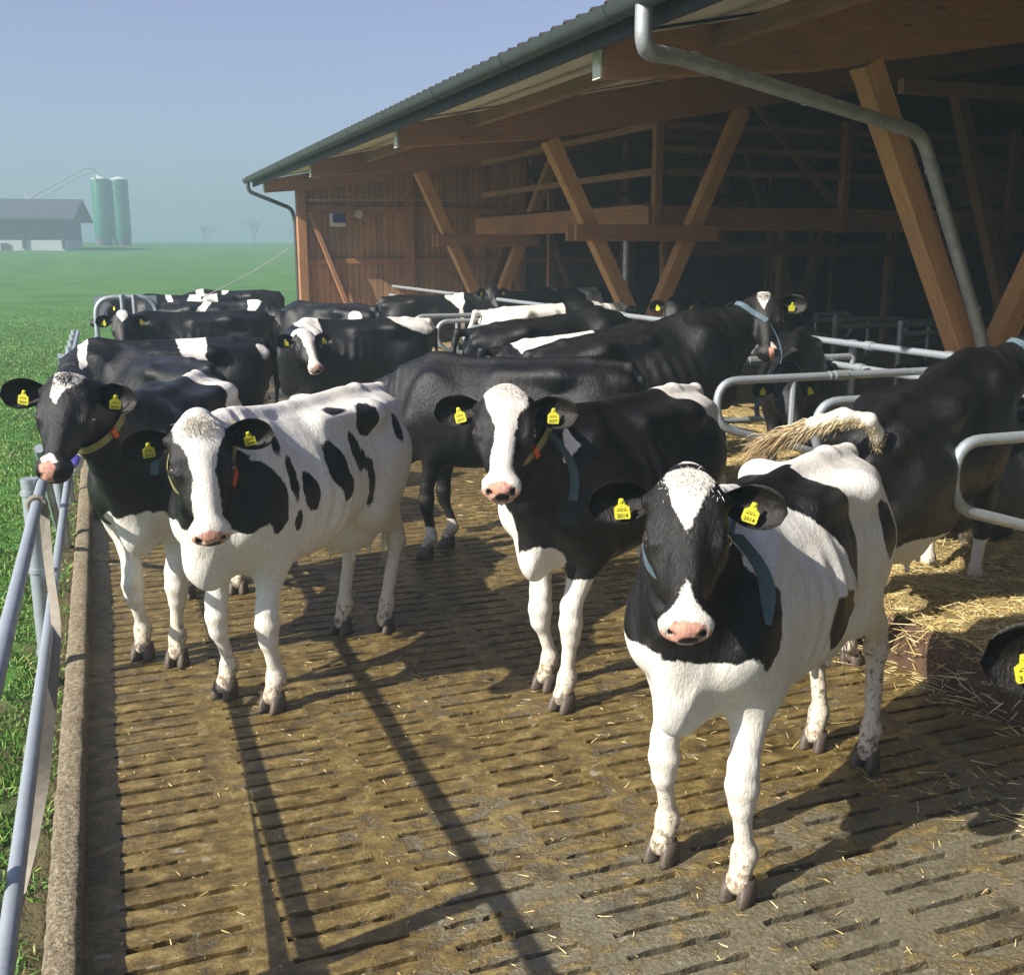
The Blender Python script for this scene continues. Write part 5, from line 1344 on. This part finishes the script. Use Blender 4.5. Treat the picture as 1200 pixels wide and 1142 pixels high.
far('black cow with white face, pale shoulder patch and white rump, below the corner post', 2.52, 11.62, 184, (1.92, 11.10, 1.40), (1.98, 10.72, 1.06), base='b', h=.018, near=True, pinkn=1, hs_=.95, coat=[('headall', 'b', 0), ('face', 'w', [(a, b * .95) for a, b in FACE_WHITE], -.2), ('side', 'w', 0, [(.64, 1.5), (.36, 1.5), (.36, 1.2), (.46, 1.08), (.6, 1.2)]), ('side', 'w', 0, [(-.30, 1.5), (-.5, 1.34), (-.78, 1.24), (-1, 1.3), (-1, 1.5)]), ('ell', 'w', (-.72, 0, .78), (.14, .4, .2))], legwhite=.5)
far('black cow seen at an angle beyond the white faced one, under the barn corner', 2.95, 15.3, 128, (2.5, 16.3, 1.3), (2.4, 16.6, 1.0), base='b', h=.025, coat=[('ell', 'w', (-.7, .2, 1.25), (.1, .1, .08))])
far('black cow with white shoulder marks, head turned right, beyond the grey flanked cow', 1.62, 16.2, -18, (2.42, 15.75, 1.32), (2.55, 15.45, .98), base='b', h=.02, coat=[('side', 'w', 0, [(.35, 1.5), (.6, 1.5), (.52, 1.3), (.42, 1.05), (.40, 1.3)]), ('side', 'w', 0, [(.62, 1.1), (.72, 1.2), (.7, 1.0), (.6, .95)]), ('side', 'w', 0, [(-.2, 1.5), (-.1, 1.5), (-.3, 1.0), (-.4, 1.1)])], legwhite=.6)
far('black cow with a white forehead patch by the arched gate, facing the camera', 1.0, 13.7, 186, (.20, 13.2, 1.50), (.18, 12.92, 1.1), base='b', h=.018, coat=[('face', 'w', [(-.05, -.06), (-.05, .06), (.06, .055), (.15, 0), (.06, -.055)]), ('face', 'w', [(.5, -.03), (.5, .03), (.58, .02), (.58, -.02)], -.2)])
far('grey black cow with a white slanting flank band, long side view, left group', .40, 9.55, 181, (-.30, 9.0, 1.15), (-.36, 8.8, .8), base='b', h=.018, coat=[('side', 'w', 0, [(-.12, 1.5), (-.42, 1.5), (-.36, 1.3), (-.45, 1.05), (-.6, .9), (-.75, .7), (-.62, .7), (-.38, .95), (-.22, 1.2), (-.15, 1.38)]), ('side', 'w', 0, [(.52, 1.5), (.60, 1.5), (.60, 1.2), (.54, 1.25)]), ('ell', 'w', (-.84, .12, 1.3), (.06, .06, .1))], legwhite=.6)
far('plain black cow turned away between the cow at the fence and the grey black one', .36, 8.85, 112, (-.1, 10.0, 1.2), (-.15, 10.3, .9), base='b', h=.018, coat=[], size=.99)
far('black and white patched cow far back at the end of the yard', 1.2, 18.9, 175, (.1, 18.8, 1.4), (-.2, 18.7, 1.1), base='b', h=.03, coat=[('side', 'w', 0, [(-.6, 1.5), (-.2, 1.5), (-.1, 1.25), (-.6, 1.15)]), ('side', 'w', 0, [(.15, 1.5), (.25, 1.5), (.05, 1.0), (0, 1.1)])])
far('black cow at the very end of the yard behind the patched one', 2.2, 20.6, 170, (1.1, 20.8, 1.35), (.8, 20.8, 1.05), base='b', h=.035, coat=[('side', 'w', 0, [(-.1, 1.5), (.15, 1.5), (.1, 1.3)]), ('side', 'w', 0, [(.45, 1.5), (.6, 1.5), (.5, 1.2), (.4, 1.25)])])
far('black cow inside the barn right behind the big black cow, in shade', 7.45, 10.6, 235, (6.85, 9.75, 1.45), (6.7, 9.5, 1.1), base='b', h=.025, z=.1)
far('black woolly headed cow peering over the brown back under the timber struts', 6.95, 12.0, 232, (6.26, 11.15, 1.66), (6.12, 10.85, 1.32), base='b', h=.02, z=.2, tuft=421, near=True)
far('black cow behind the curved stall divider with an orange buckle on its blue collar', 6.0, 8.35, 232, (5.30, 7.50, 1.17), (5.22, 7.2, .85), base='b', h=.018, z=.0, near=True, collar=dict(t=.76, buckle=[(200, 215)], strap=192), coat=[('face', 'w', [(.03, -.03), (.03, .03), (.08, 0)]), ('face', 'p', [(.5, -.03), (.5, .03), (.57, 0)], -.14)])
far('black cow lying in the straw under the stepping cow', 5.7, 5.85, 5, (6.65, 5.8, .95), (6.8, 5.4, .75), base='b', h=.022, z=.24, lying=True, coat=[])
far('black cow lying in the far stall row in the dark of the barn', 9.4, 9.6, 180, (8.5, 9.5, 1.0), (8.2, 9.3, .8), base='b', h=.03, z=.24, lying=True)
far('black cow at the right edge of the picture deep in the barn', 10.4, 8.6, 175, (9.3, 8.6, 1.5), (9.0, 8.4, 1.2), base='b', h=.03, z=.24)
far('black cow with only its tagged ear showing at the lower right edge', 2.55, .72, 156, (1.615, 1.155, 1.62), (1.39, .895, 1.29), base='b', h=.014, near=True, ears=dict(u=.54, tag=.62), text=('3102', '3102'))
# ------------------------------------------------------------------ mist
def haze():
    mb = MB(); mb.box((0, 395, 9.0), (1700, 1500, 0)) if False else None
    x0, x1, y0, y1, z0, z1 = -905, 905, -62, 1205, -1.6, 17.5
    V = [(x, y, z) for z in (z0, z1) for y in (y0, y1) for x in (x0, x1)]
    o = mesh_obj('haze', V, [(0, 2, 3, 1), (4, 5, 7, 6), (0, 1, 5, 4), (2, 6, 7, 3), (0, 4, 6, 2), (1, 3, 7, 5)])
    m = bpy.data.materials.new('mist'); m.use_nodes = True; nt = m.node_tree; nt.nodes.clear()
    out = nt.nodes.new('ShaderNodeOutputMaterial'); v = nt.nodes.new('ShaderNodeVolumePrincipled')
    v.inputs['Color'].default_value = (.36, .49, .57, 1); v.inputs['Density'].default_value = HAZE; v.inputs['Anisotropy'].default_value = .1
    nt.links.new(v.outputs[0], out.inputs['Volume']); o.data.materials.append(m)
    tag(o, 'thin bluish morning mist over the meadow', 'mist', kind='stuff')
HAZE = .0052
haze()
